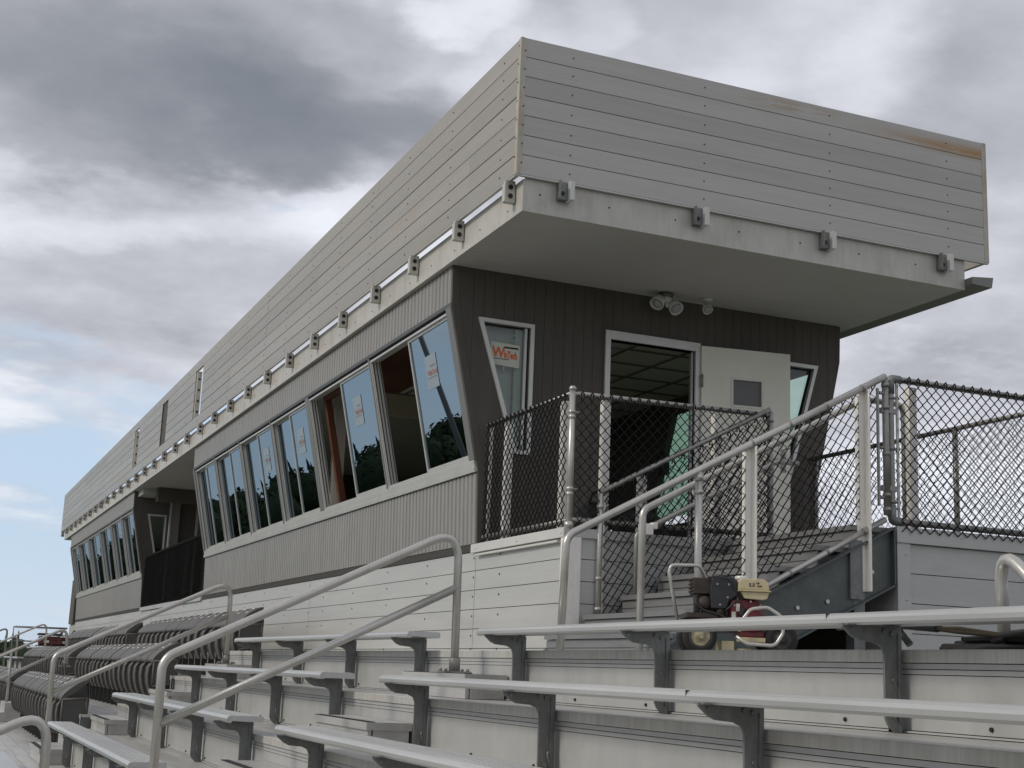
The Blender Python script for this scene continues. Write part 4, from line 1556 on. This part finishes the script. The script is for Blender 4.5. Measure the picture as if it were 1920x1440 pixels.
def cabin(y0, y1, wins, holes, near):
    # lower ribbed sheet, head band, sill and mullions of the front
    m = MB()
    ribs(m, y0 + .012, y1 - .012, ZF + .012, 1.755, xfront)
    m.build('front_sheet_lower', ['corrugated', 'dark_groove'], pb)
    m = MB()
    ribs(m, y0 + .012, y1 - .012, 3.275, 3.612, xfront)
    m.build('front_sheet_upper', ['corrugated', 'dark_groove'], pb)
    m = MB()
    m.tf = lean
    m.box(y0 + .02, y1 - .02, 1.408, 1.47, -.10, .03)
    m.box(y0 + .01, y1 - .01, 1.472, 1.515, -.08, .042)
    m.build('sill', 'window_metal', pb, .003)
    m = MB()
    m.tf = lean
    m.box(y0, y1, -.028, .004, -.05, .018)
    m.build('drip_edge', 'window_dark_metal', pb)
    m = MB()
    m.box(4.47, 4.56, y0 + .01, y1 - .01, ZF - .058, ZF + .008)  # near-black strip: shadow line under the ribbed sheet, put into colour
    m.build('base_shadow_strip', 'seam', pb)
    ed = [y0] + [v for w in wins for v in w[:2]] + [y1]
    for a, b in zip(ed[::2], ed[1::2]):
        if b - a > .004:
            thick = .03 if b - a > .25 or a == y0 or b == y1 else .018
            m = MB()
            m.tf = lean
            m.box(a + .001, b - .001, .006, 1.406, -.10, thick)
            m.build('mullion', 'mullion_grey', pb)
    for w in wins:
        front_window(w[0], w[1], *w[2:])
    # sheet closing the front behind the ribs
    for ys, side in ((y0, -1), (y1 - .09, 1)):
        m = MB()
        wall_holes(m, ys, .09, xfront, xrear, ZF, 3.622, holes if side < 0 else [])
        if side < 0:
            m.cur = 1
            x = 4.33
            while x < 8.3:            # grooves of the upright boards
                zz0, zz1 = ZF + .01, 3.61
                for h in holes:
                    pass
                segs = [(zz0, zz1)]
                for h in holes:
                    l, r = min(h[2](h[0]), h[2](h[1])), max(h[3](h[0]), h[3](h[1]))
                    if l - .06 < x < r + .06:
                        segs = [q for s in segs for q in ((s[0], max(s[0], h[0] - .06)), (min(s[1], h[1] + .06), s[1])) if q[1] - q[0] > .05]
                for s0, s1 in segs:
                    if xfront(s0) < x - .02 and xrear(s0) > x + .02 or s0 > 3.2:
                        m.box(x, x + .004, ys - .0012, ys + .002, s0, s1)
                    else:
                        # keep to the part of the wall that is that wide
                        zc = s0
                        while zc < s1 and not (xfront(zc) < x - .02 and xrear(zc) > x + .02):
                            zc += .05
                        if s1 - zc > .08:
                            m.box(x, x + .004, ys - .0012, ys + .002, zc, s1)
                x += .1016
        m.build('side_wall', ['siding_dark', 'siding_groove'], pb)
    # corner trim along the near front edge
    if near:
        m = MB()
        for z0, z1 in ((ZF, 1.783), (1.783, 3.247), (3.247, 3.62)):
            a, b = xfront(z0 + .001), xfront(z1 - .001)
            m.quad((a - .012, y0 - .006, z0), (a + .05, y0 - .006, z0), (b + .05, y0 - .006, z1), (b - .012, y0 - .006, z1))
            m.quad((a - .012, y0 - .006, z0), (b - .012, y0 - .006, z1), (b - .012, y0 + .03, z1), (a - .012, y0 + .03, z0))
        m.build('corner_trim', 'siding_dark', pb)
    # rooms inside
    m = MB()
    m.box(4.50, 7.98, y0 + .10, y1 - .10, ZF - .04, ZF)
    m.build('floor', 'interior_floor', pb)
    m = MB().box(4.20, 8.28, y0 + .10, y1 - .10, 3.40, 3.44)
    m.build('ceiling', 'interior_ceiling', pb)
    # rear wall: leaning, with a row of windows
    m = MB()

    def rear(a, b, c):
        p = lean(a, b, c)
        return Vector((12.478 - p.x, p.y, p.z))
    m.tf = rear
    bays = [(y0 + .12, y0 + 1.42, 'pane_clear'), (y0 + 1.50, y0 + 3.26, 'pane_green'), (y0 + 6.2, y0 + 8.4, 'pane_green')]
    e = [y0 + .1] + [v for q in bays for v in q[:2]] + [y1 - .1]
    for a, b in zip(e[::2], e[1::2]):
        m.box(a, b, -.03, 1.41, -.08, 0)
    m.tf = None
    m.box(8.0, 8.08, y0 + .1, y1 - .1, ZF, 1.80)
    m.box(8.25, 8.345, y0 + .1, y1 - .1, 3.22, 3.62)
    m.build('rear_wall', 'siding_dark', pb)
    for a, b, gm in bays:
        g = MB()
        g.tf = rear
        g.quad((a, 0, -.04), (b, 0, -.04), (b, 1.4, -.04), (a, 1.4, -.04))
        g.build('rear_pane', gm, pb)


Y1, Y2 = 11.33, 23.85
zl0, zl1 = 1.985, 3.135
hw1 = (zl0, zl1, lin(zl0, 4.79, zl1, 4.42), lambda z: 4.90)
hd = (ZF, 3.14, lambda z: 5.725, lambda z: 6.645)
hw2 = (zl0, zl1, lambda z: 7.49, lin(zl0, 7.70, zl1, 8.03))
cabin(Y1, Y2, [(11.46, 13.82, True, True, 12.63), (13.86, 16.30, True, True, 15.0), (16.46, 18.28, False, True, 17.36), (18.32, 20.24, False, True, 19.2), (20.28, 22.09, False, False, 21.08), (22.13, 23.74)], [hw1, hd, hw2], True)
Y3, Y4 = 30.92, 43.9
hf = (1.985, 3.12, lin(1.985, 4.75, 3.12, 4.47), lambda z: 4.82)
hf2 = (ZF, 3.40, lambda z: 5.54, lambda z: 6.5)
cabin(Y3, Y4, [(31.05, 32.9), (33.05, 34.8), (34.95, 36.95), (37.1, 39.45), (39.6, 41.9), (42.05, 43.7)], [hf, hf2], True)
# far cabin door frame and window frame
m = MB()
frame_quad(m, Y3 - .02, Y3 + .02, [(4.72, 1.955), (4.85, 1.955), (4.85, 3.15), (4.44, 3.15)], .035)
m.build('side_window_frame', 'window_metal', pb)
MB().quad((4.76, Y3 + .05, 2.0), (4.81, Y3 + .05, 2.0), (4.81, Y3 + .05, 3.10), (4.50, Y3 + .05, 3.10)).build('side_pane', 'pane_clear', pb)
m = MB().box(5.485, 5.54, Y3 - .03, Y3 + .03, ZF, 3.43)
m.box(6.50, 6.535, Y3 - .02, Y3 + .03, ZF, 3.43)
m.build('door_frame', 'window_metal', pb)
m = MB().box(4.90, 4.935, Y3 - .12, Y3 - .02, ZF, 3.62)
m.build('conduit', 'window_metal', pb)
m = MB().box(4.94, 5.12, Y3 - .10, Y3 - .02, ZF, 3.62)
m.build('pilaster', 'fascia_grey', pb)
MB().box(4.46, 8.3, 29.8, 30.1, 3.34, 3.621).build('drop_beam', 'siding_dark', pb)
MB().box(4.46, 8.3, 25.6, 25.8, 3.45, 3.621).build('drop_beam', 'siding_dark', pb)
MB().box(4.2, 8.3, 30.2, 30.9, 3.50, 3.62).build('drop_beam', 'soffit_paint', pb)
m = MB().box(7.9, 8.0, 23.95, 30.9, ZF, 3.6)
m.build('gap_rear_wall', 'siding_dark', pb)
MB().box(4.40, 4.85, Y4 + .05, Y4 + 1.2, ZF - .1, 2.35).build('end_screen', 'siding_dark', pb)

# near side windows (with their frames), door
w1 = bpy.data.objects.new('side_window', None)
COL.objects.link(w1)
w1.parent = pb
w1.location = Vector((4.7, Y1, 2.5)) - pb.location
m = MB()
q1 = [(4.772, 1.955), (4.940, 1.955), (4.940, 3.170), (4.384, 3.170)]
frame_quad(m, Y1 - .022, Y1 + .02, q1, .036)
m.box(4.86, 4.885, Y1 + .02, Y1 + .05, 1.99, 3.13)
m.build('frame', 'window_metal', w1)
MB().quad((4.80, Y1 + .045, 1.98), (4.91, Y1 + .045, 1.98), (4.91, Y1 + .045, 3.14), (4.42, Y1 + .045, 3.14)).build('pane', 'pane_clear', w1)
m = MB().box(4.795, 4.90, Y1 + .09, Y1 + .10, 1.98, 3.14)
m.box(4.40, 4.80, Y1 + .16, Y1 + .17, 1.98, 3.14)
m.build('blind', 'interior_ceiling', w1)
s = MB()
yp = Y1 + .040
s.prism([(4.535, 2.975), (4.825, 2.965), (4.822, 2.752), (4.532, 2.768)], 1, yp, yp + .002)
s.cur = 1
s.text('W', (4.552, yp - .002, 2.838), (.86, 0, -.018), (0, 0, 1), .135, .004)
s.text('inTech', (4.668, yp - .002, 2.836), (.52, 0, -.012), (0, 0, 1), .092, .004)
s.cur = 2
s.box(4.665, 4.81, yp - .002, yp - .001, 2.925, 2.941)
s.box(4.555, 4.72, yp - .002, yp - .001, 2.818, 2.824)
s.build('paper_sign', ['paper', 'ink_orange', 'ink_black'], w1)
m = MB().tube([(4.672, yp, 2.755), (4.668, yp, 2.72), (4.682, yp, 2.69)], .006, 6)
m.build('paper_tab', 'paper', w1)
w2 = bpy.data.objects.new('side_window', None)
COL.objects.link(w2)
w2.parent = pb
w2.location = Vector((7.75, Y1, 2.5)) - pb.location
m = MB()
frame_quad(m, Y1 - .022, Y1 + .02, [(7.46, 1.955), (7.725, 1.955), (8.066, 3.170), (7.46, 3.170)], .036)
m.build('frame', 'window_metal', w2)
MB().quad((7.48, Y1 + .045, 1.98), (7.70, Y1 + .045, 1.98), (8.03, Y1 + .045, 3.14), (7.48, Y1 + .045, 3.14)).build('pane', 'pane_clear', w2)
dr = bpy.data.objects.new('door', None)
COL.objects.link(dr)
dr.parent = pb
dr.location = Vector((6.7, Y1, ZF)) - pb.location
m = MB()
m.box(5.672, 5.726, Y1 - .025, Y1 + .10, ZF, 3.225)
m.box(6.645, 6.70, Y1 - .025, Y1 + .10, ZF, 3.225)
m.box(5.726, 6.645, Y1 - .025, Y1 + .10, 3.14, 3.225)
m.box(5.726, 5.745, Y1 + .02, Y1 + .05, ZF, 3.14)
m.box(6.626, 6.645, Y1 + .02, Y1 + .05, ZF, 3.14)
m.build('door_frame', 'window_metal', dr, .003)
hp, ep = Vector((6.70, Y1 - .03, 0)), Vector((7.612, 11.155, 0))
du = (ep - hp).normalized()
dn = Vector((du.y, -du.x, 0))
m = MB()
m.tf = lambda a, b, c: hp + du * a + dn * b + Vector((0, 0, c))
W = (ep - hp).length
for (a0, a1, c0, c1) in ((0, .315, ZF + .01, 3.195), (.63, W, ZF + .01, 3.195), (.315, .63, ZF + .01, 2.63), (.315, .63, 2.90, 3.195)):
    m.box(a0, a1, -.022, .022, c0, c1)
m.build('leaf', 'door_paint', dr)
m = MB()
m.tf = lambda a, b, c: hp + du * a + dn * b + Vector((0, 0, c))
for (a0, a1, c0, c1) in ((.305, .325, 2.62, 2.91), (.62, .64, 2.62, 2.91), (.325, .62, 2.62, 2.64), (.325, .62, 2.89, 2.91)):
    m.box(a0, a1, -.03, .03, c0, c1)
m.build('vision_frame', 'white_metal', dr)
m = MB()
m.tf = lambda a, b, c: hp + du * a + dn * b + Vector((0, 0, c))
m.box(.32, .625, -.004, .004, 2.635, 2.895)
m.build('vision_pane', 'window_dark_metal', dr)
m = MB()
for z in (2.85, 2.0, 1.4):
    m.box(6.69, 6.712, Y1 - .05, Y1 - .012, z - .06, z + .06)
    m.cyl((6.705, Y1 - .052, z - .065), (6.705, Y1 - .052, z + .065), .010, 8)
m.build('hinge', 'pipe_dull', dr)

m = MB()
m.tf = lambda a, b, c: hp + du * a + dn * b + Vector((0, 0, c))
m.box(W - .10, W - .05, .022, .030, 2.02, 2.22)
m.tube([(W - .075, .03, 2.13), (W - .075, .075, 2.13), (W - .19, .08, 2.13)], .011, 8)
m.build('door_handle', 'pipe_dull', dr)
m = MB()
m.tf = lambda a, b, c: hp + du * a + dn * b + Vector((0, 0, c))
m.box(.03, W - .03, .0225, .0245, ZF + .03, ZF + .24)
m.build('kick_strip', 'galvanised', dr)

# soffit lights
fl = bpy.data.objects.new('twin_floodlight', None)
COL.objects.link(fl)
fl.parent = pb
fx, fy = 6.22, 11.15
fl.location = Vector((fx, fy, 3.62)) - pb.location
m = MB().lathe([(.062, -.045), (.066, -.02), (.066, 0)], (fx, fy, 3.622), 'Z', 16)
m.build('base', 'window_dark_metal', fl)
m = MB().lathe([(.0, -.10), (.05, -.095), (.058, -.05), (.05, -.045)], (fx, fy, 3.622), 'Z', 16)
m.tube([(fx, fy, 3.53), (fx + .01, fy - .02, 3.49)], [.016, .022], 10)
m.build('sensor', 'lamp_white', fl)


def lamp_head(c, d, name, parent, s=1.0):
    d = Vector(d).normalized()
    zx = Vector((0, 0, 1)).cross(d).normalized()
    zy = d.cross(zx)
    m = MB()
    m.tf = lambda x, y, z: Vector(c) + zx * x + zy * y + d * z
    m.lathe([(.018 * s, -.10 * s), (.04 * s, -.08 * s), (.062 * s, -.03 * s), (.07 * s, .03 * s), (.066 * s, .034 * s), (.055 * s, .012 * s), (0, .008 * s)], (0, 0, 0), 'Z', 18)
    m.cur = 1
    m.lathe([(.05 * s, .018 * s), (.045 * s, .03 * s), (0, .036 * s)], (0, 0, 0), 'Z', 18)
    return m.build(name, ['lamp_white', 'lens_glass'], parent)


lamp_head((fx - .095, fy - .01, 3.515), (-.55, -.35, -.75), 'lamp_head', fl)
lamp_head((fx + .085, fy - .03, 3.485), (.1, -.75, -.65), 'lamp_head', fl)
MB().tube([(fx - .04, fy, 3.55), (fx - .08, fy, 3.53)], .014, 8).tube([(fx + .04, fy, 3.55), (fx + .08, fy - .01, 3.52)], .014, 8).build('arms', 'lamp_white', fl)
sp = bpy.data.objects.new('spotlight', None)
COL.objects.link(sp)
sp.parent = pb
sp.location = Vector((6.66, 11.13, 3.62)) - pb.location
MB().lathe([(.0, -.03), (.04, -.022), (.055, -.006), (.055, 0)], (6.66, 11.13, 3.622), 'Z', 16).tube([(6.66, 11.13, 3.60), (6.66, 11.13, 3.555)], .010, 8).build('base', 'lamp_white', sp)
lamp_head((6.655, 11.12, 3.52), (-.1, -.7, -.7), 'lamp_head', sp, .72)

# inside: partition with a wooden door frame, hanging ceiling light, counter
m = MB().box(5.75, 8.2, 16.26, 16.36, ZF, 3.40)
m.box(4.48, 4.62, 16.26, 16.36, ZF, 3.40)
m.box(4.62, 5.75, 16.26, 16.36, 3.12, 3.40)
m.box(4.52, 4.98, 16.9, 17.0, ZF, 2.1)
m.build('partition', 'interior_wall', pb)
MB().box(7.98, 8.05, 14.28, 14.46, 2.42, 2.68).build('wall_screen', 'engine_black', pb)
m = MB()
m.tf = lean
m.box(16.05, 16.13, .02, 1.42, -.20, -.125)
m.box(14.2, 16.05, .02, .10, -.20, -.125)
m.tf = None
m.build('wooden_door_frame', 'wood', pb)
m = MB().box(4.28, 5.2, 11.6, 16.1, 3.37, 3.398)
m.build('wood_soffit', 'wood', pb)
m = MB().box(4.95, 5.25, 13.1, 14.6, 3.15, 3.22)
m.box(5.9, 6.5, 12.3, 13.5, 3.385, 3.395)
m.build('ceiling_fixture', 'lamp_white', pb)
m = MB()
for i in range(8):
    m.box(4.4, 8.2, 11.9 + .61 * i, 11.93 + .61 * i, 3.385, 3.398)
for i in range(6):
    m.box(4.7 + .61 * i, 4.73 + .61 * i, 11.5, 16.2, 3.387, 3.399)
m.build('ceiling_grid', 'interior_floor', pb)
m = MB().box(4.62, 5.25, 11.6, 16.1, 1.80, 1.84)
for y in (12.4, 13.8, 15.2):
    m.box(4.66, 5.2, y, y + .03, ZF, 1.80)
m.build('counter', 'wood', pb)
m = MB().box(6.1, 6.17, 16.245, 16.258, 1.85, 1.97)
m.build('wall_outlet', 'lamp_white', pb)

# ---------------------------------------------------------------- bags on the landing


def bag(loc, sx, sy, sz, seed, label):
    t = thing('duffel_bag', label, 'bag', loc, 'black bags by the door')
    m = MB()
    rn = random.Random(seed)
    n, k = 16, 9
    rings = []
    for j in range(k):
        v = j / (k - 1)
        z = sz * v
        pr = (1 - abs(2 * v - .75) ** 3 * .45) * (1 if v < .98 else .35)
        ring = []
        for i in range(n):
            a = 2 * math.pi * i / n
            ca, sa = math.cos(a), math.sin(a)
            e = 1 / (abs(ca) ** 3 + abs(sa) ** 3) ** (1 / 3)
            w = 1 + .16 * noise.noise(Vector((ca * 1.7 + seed, sa * 1.7, v * 3)))
            ring.append(m.pt((loc[0] + sx * ca * e * pr * w, loc[1] + sy * sa * e * pr * w, loc[2] + z * (1 + .1 * noise.noise(Vector((ca + seed, sa, 5)))))))
        rings.append(ring)
    for j in range(k - 1):
        for i in range(n):
            m.face((rings[j][i], rings[j][(i + 1) % n], rings[j + 1][(i + 1) % n], rings[j + 1][i]), True)
    m.face(rings[-1])
    m.face(rings[0][::-1])
    m.build('body', 'bag_black', t, 0, 2, 1)
    h = MB().tube(fillet([(loc[0] - sx * .4, loc[1] - sy * .3, loc[2] + sz * .9), (loc[0] - sx * .3, loc[1] - sy * .4, loc[2] + sz * 1.22), (loc[0] + sx * .3, loc[1] - sy * .4, loc[2] + sz * 1.2), (loc[0] + sx * .4, loc[1] - sy * .3, loc[2] + sz * .9)], .06, 5), .012, 6)
    h.build('carry_strap', 'bag_black', t)


bag((5.12, 10.35, ZF), .15, .13, .34, 2.0, 'black bag on the landing left of the cream stair post, strap up')
bag((5.62, 10.45, ZF), .24, .16, .33, 5.0, 'larger slumped black bag on the landing below the open doorway')

# ---------------------------------------------------------------- pressure washer on the walkway
mx_, my_ = 3.946, 6.355
pw = thing('pressure_washer', 'red engine pressure washer with cream tank standing on the walkway behind the top bench', 'pressure washer', (mx_, my_, ZW))
eu = Vector((.92, -.39, 0)).normalized()
ev = Vector((.39, .92, 0)).normalized()
K = .00300


def mloc(px, d, py):
    """machine frame: px along its side, d depth, py height, in photograph-sized units"""
    return Vector((mx_, my_, ZW)) + eu * ((px - 1365) * K) + ev * d + Vector((0, 0, (1219 - py) * K))


def mmb():
    m = MB()
    m.tf = mloc
    return m


def mtube(m, pts, r, n=10, fr=.03):
    m.tf = None
    P = [mloc(*p) for p in pts]
    m.tube(fillet(P, fr, 5) if len(P) > 2 else P, r, n)
    return m


for (px, d) in ((1312, -.10), (1312, .18), (1452, -.10), (1452, .18)):
    wh = bpy.data.objects.new('wheel', None)
    COL.objects.link(wh)
    wh.parent = pw
    c = mloc(px, d, 1188)
    c.z = ZW + .088
    wh.location = c - pw.location
    m = MB()
    m.tf = lambda x, y, z: c + eu * x + ev * y + Vector((0, 0, z))
    m.lathe([(.050, -.036), (.066, -.042), (.080, -.036), (.088, -.018), (.088, .018), (.080, .036), (.066, .042), (.050, .036), (.050, -.036)], (0, 0, 0), 'Y', 24, True)
    m.build('tyre', 'tyre', wh)
    m = MB()
    m.tf = lambda x, y, z: c + eu * x + ev * y + Vector((0, 0, z))
    m.lathe([(.012, -.052), (.018, -.050), (.020, -.036), (.050, -.032), (.058, -.040), (.058, .03), (0, .03)], (0, 0, 0), 'Y', 20)
    m.build('rim', 'rim_dirty' if px < 1400 and d < 0 else 'engine_black', wh)
m = mmb()
m.box(1288, 1342, -.13, .18, 1158, 1150)
m.box(1340, 1460, -.12, .18, 1180, 1174)
m.build('base_plate', 'engine_grime', pw)
m = mmb()
m.box(1376, 1424, -.14, -.10, 1197, 1189)
m.box(1350, 1372, -.10, .1, 1219, 1196)
m.box(1378, 1402, -.09, -.05, 1219, 1208)
m.build('skid_bar', 'tank_cream', pw, .003)
m = mmb()
m.box(1300, 1332, -.10, .06, 1117, 1089)
for q in range(4):
    m.box(1297, 1300, -.09, .05, 1113 - q * 6.5, 1110 - q * 6.5)
m.build('muffler', 'engine_grime', pw, .006)
m = mmb()
m.prism([(1330, 1142), (1328, 1110), (1331, 1090), (1338, 1087), (1368, 1087), (1375, 1092), (1376, 1118), (1362, 1128), (1356, 1142)], 1, -.13, .05)
m.box(1350, 1360, -.06, -.02, 1088, 1081)
m.build('air_filter', 'engine_black', pw, .006)
m = mmb()
m.box(1316, 1378, -.08, .12, 1156, 1118)
m.box(1302, 1313, -.09, -.05, 1150, 1117)
m.box(1306, 1311, -.08, -.06, 1156, 1148)
m.build('engine_block', 'engine_grime', pw, .008)
m = MB()
c = mloc(1320, -.09, 1132)
m.tf = lambda x, y, z: c + eu * x + ev * y + Vector((0, 0, z))
m.lathe([(0, -.03), (.030, -.028), (.036, -.012), (.038, .02), (0, .02)], (0, 0, 0), 'Y', 18)
m.build('pulley', 'engine_grime', pw)
m = mmb()
m.prism([(1376, 1108), (1377, 1094), (1381, 1089), (1420, 1089), (1428, 1094), (1430, 1108)], 1, -.15, .06)
m.prism([(1375.5, 1108), (1431.5, 1108), (1433.5, 1111), (1375, 1111)], 1, -.157, .067)
m.prism([(1380, 1111), (1430, 1111), (1427, 1122), (1420, 1125), (1388, 1123)], 1, -.145, .06)
m.build('fuel_tank', 'tank_cream', pw, .006)
m = MB()
c = mloc(1388, -.03, 1086)
m.lathe([(.036, -.012), (.036, .008), (.030, .012), (0, .012)], c, 'Z', 16)
m.build('filler_cap', 'white_metal', pw)
m = mmb()
m.cur = 0
for (a0, a1, b0, b1) in ((1393.5, 1404, 1102, 1097), ):
    pass
m.tf = None
o = mloc(1394, -.152, 1102.5)
m.text('5.5', o, eu, (0, 0, 1), .026, .0008)
for q in range(2):
    o = mloc(1407 + q, -.152, 1098 + q * 5)
    m.text('HP', o, eu, (0, 0, 1), .013, .0006) if q == 0 else m.text('OHV', o, eu, (0, 0, 1), .013, .0006)
m.build('tank_lettering', 'ink_black', pw)
m = mmb()
m.prism([(1364, 1160), (1364, 1126), (1372, 1124), (1408, 1125), (1420, 1133), (1424, 1150), (1424, 1190), (1380, 1190), (1376, 1160)], 1, -.12, .10)
m.build('fan_cover', 'engine_red', pw, .010)
m = MB()
c = mloc(1403, -.122, 1158)
m.tf = lambda x, y, z: c + eu * x + ev * y + Vector((0, 0, z))
m.lathe([(.0, -.03), (.040, -.028), (.062, -.016), (.068, .01), (0, .01)], (0, 0, 0), 'Y', 22)
m.build('recoil_housing', 'engine_red', pw)
m = mmb()
m.box(1374, 1380, -.126, -.12, 1145, 1132)
m.box(1366, 1373, -.126, -.12, 1158, 1146)
m.build('sticker', 'paper', pw)
m = mmb()
m.prism([(1377, 1150), (1383, 1137), (1389, 1139), (1382, 1154)], 1, -.15, -.12)
m.build('choke_lever', 'engine_black', pw)
m = MB()
for q in range(7):
    m.tf = mloc
    m.box(1333 + 6 * q, 1335.5 + 6 * q, -.10, -.07, 1152, 1128)
m.build('cooling_fins', 'engine_grime', pw)
m = MB()
mtube(m, [(1384, -.13, 1123), (1380, -.15, 1130), (1370, -.15, 1128), (1360, -.14, 1140), (1352, -.13, 1147)], .004, 7, .02)
m.build('fuel_line', 'engine_black', pw)
m = MB()
mtube(m, [(1307, -.1, 1118), (1304, -.12, 1135), (1318, -.13, 1146), (1345, -.14, 1152), (1366, -.15, 1166), (1400, -.15, 1172)], .006, 7, .02)
m.build('pump_hose', 'hose_black', pw)
m = MB()
mtube(m, [(1326, -.12, 1092), (1340, -.14, 1083), (1362, -.135, 1092), (1378, -.14, 1118), (1386, -.15, 1140)], .0025, 6, .03)
m.build('throttle_cable', 'engine_black', pw)
for (bx, by) in ((1340, 1100), (1360, 1100), (1345, 1135), (1358, 1122), (1370, 1135), (1415, 1134), (1398, 1128)):
    c = mloc(bx, -.134, by)
    MB().tube([c, c - ev * .008], .006, 6).build('bolt', 'pipe_dull', pw)
m = MB()
mtube(m, [(1275, -.06, 1165), (1259, -.06, 1082), (1262, -.06, 1068), (1312, -.06, 1067), (1326, -.02, 1090), (1330, 0, 1118)], .0095, 10, .035)
m.build('push_handle', 'pipe', pw)
m = MB()
mtube(m, [(1376, -.17, 1180), (1382, -.17, 1160), (1396, -.17, 1141), (1425, -.17, 1137), (1450, -.17, 1152), (1452, -.17, 1180), (1438, -.17, 1202), (1390, -.17, 1200), (1372, -.16, 1188)], .0095, 10, .05)
m.build('roll_bar', 'pipe', pw)
m = MB()
c = mloc(1346, -.11, 1148)
m.tf = lambda x, y, z: c + eu * x + ev * y + Vector((0, 0, z))
m.lathe([(0, -.03), (.014, -.03), (.018, -.01), (.018, .03)], (0, 0, 0), 'Y', 12)
m.build('drain_valve', 'hose_tan', pw)

# ---------------------------------------------------------------- hose and spray gun
hz = thing('pressure_hose', 'tangled black and tan pressure hose with a spray gun lying on the walkway', 'hose', (3.66, 3.9, ZW))
rn = random.Random(11)
m = MB()
for lp in range(6):
    pts = []
    cy = 3.85 - lp * .06
    cxx = 3.68 + .03 * rn.uniform(-1, 1)
    for i in range(26):
        a = 2 * math.pi * i / 25
        pts.append((cxx + (.09 + .012 * lp) * math.sin(a), cy + (.50 + .05 * rn.uniform(-1, 1)) * math.cos(a) + .04 * math.sin(3 * a + lp), ZW + .013 + .012 * lp * (.7 + .3 * math.sin(a * 2 + lp))))
    m.tube(pts, .0115, 7)
m.tube(fillet([(3.60, 3.5, ZW + .02), (3.66, 2.9, ZW + .05), (3.7, 2.2, ZW + .02), (3.8, 1.2, ZW + .012)], .2, 5), .0115, 7)
m.build('hose_loops', 'hose_black', hz)
m = MB()
for q in range(2):
    m.tube(fillet([(3.60, 4.42, ZW + .09 + .01 * q), (3.585, 4.15, ZW + .085 - .012 * q), (3.56 - .01 * q, 3.80 - .04 * q, ZW + .045), (3.60, 3.70 - .04 * q, ZW + .05), (3.63, 3.86, ZW + .06), (3.64, 4.2, ZW + .05)], .08, 6), .0085, 8)
m.build('tan_hose', 'hose_tan', hz)
m = MB().tube([(3.60, 4.62, ZW + .11), (3.60, 4.50, ZW + .115), (3.592, 4.28, ZW + .095)], [.016, .026, .022], 10)
m.tube([(3.60, 4.55, ZW + .11), (3.62, 4.48, ZW + .03)], .015, 8)
m.tube([(3.60, 4.62, ZW + .11), (3.62, 4.95, ZW + .10)], .008, 8)
m.build('spray_gun', 'engine_black', hz)

# ---------------------------------------------------------------- red carts at the far end
for i, (cx_, cy_, w_, lab) in enumerate(((3.62, 42.0, .55, 'dark red utility cart with a flat black top at the far left end'), (4.12, 42.8, .30, 'slim red cart with a pale shelf beside the end of the base wall'))):
    t = thing('utility_cart', lab, 'cart', (cx_, cy_, ZW), 'red carts at the far end')
    m = MB().box(cx_ - w_ / 2, cx_ + w_ / 2, cy_ - .3, cy_ + .3, ZW + .12, .58)
    m.box(cx_ - w_ / 2 - .03, cx_ + w_ / 2 + .02, cy_ - .33, cy_ - .30, ZW + .3, .36)
    m.build('body', 'cart_red', t, .015)
    MB().box(cx_ - w_ / 2 - .04, cx_ + w_ / 2 + .04, cy_ - .34, cy_ + .32, .60, .66).build('top', 'engine_black' if i == 0 else 'lamp_white', t, .01)
    for sx_ in (-1, 1):
        m = MB().lathe([(.03, -.03), (.11, -.03), (.12, 0), (.11, .03), (.03, .03)], (cx_ + sx_ * w_ * .35, cy_ - .28, ZW + .12), 'Y', 16)
        m.build('wheel', 'tyre', t)
    MB().tube(fillet([(cx_ + w_ / 2, cy_ - .25, .6), (cx_ + w_ / 2 + .1, cy_ - .25, .78), (cx_ + w_ / 2 + .1, cy_ + .25, .78), (cx_ + w_ / 2, cy_ + .25, .6)], .05, 4), .018, 8).build('handle', 'cart_red', t)
    MB().box(cx_ - w_ * .3, cx_ - w_ * .05, cy_ - .345, cy_ - .33, .40, .46).build('label_plate', 'plate_white', t)
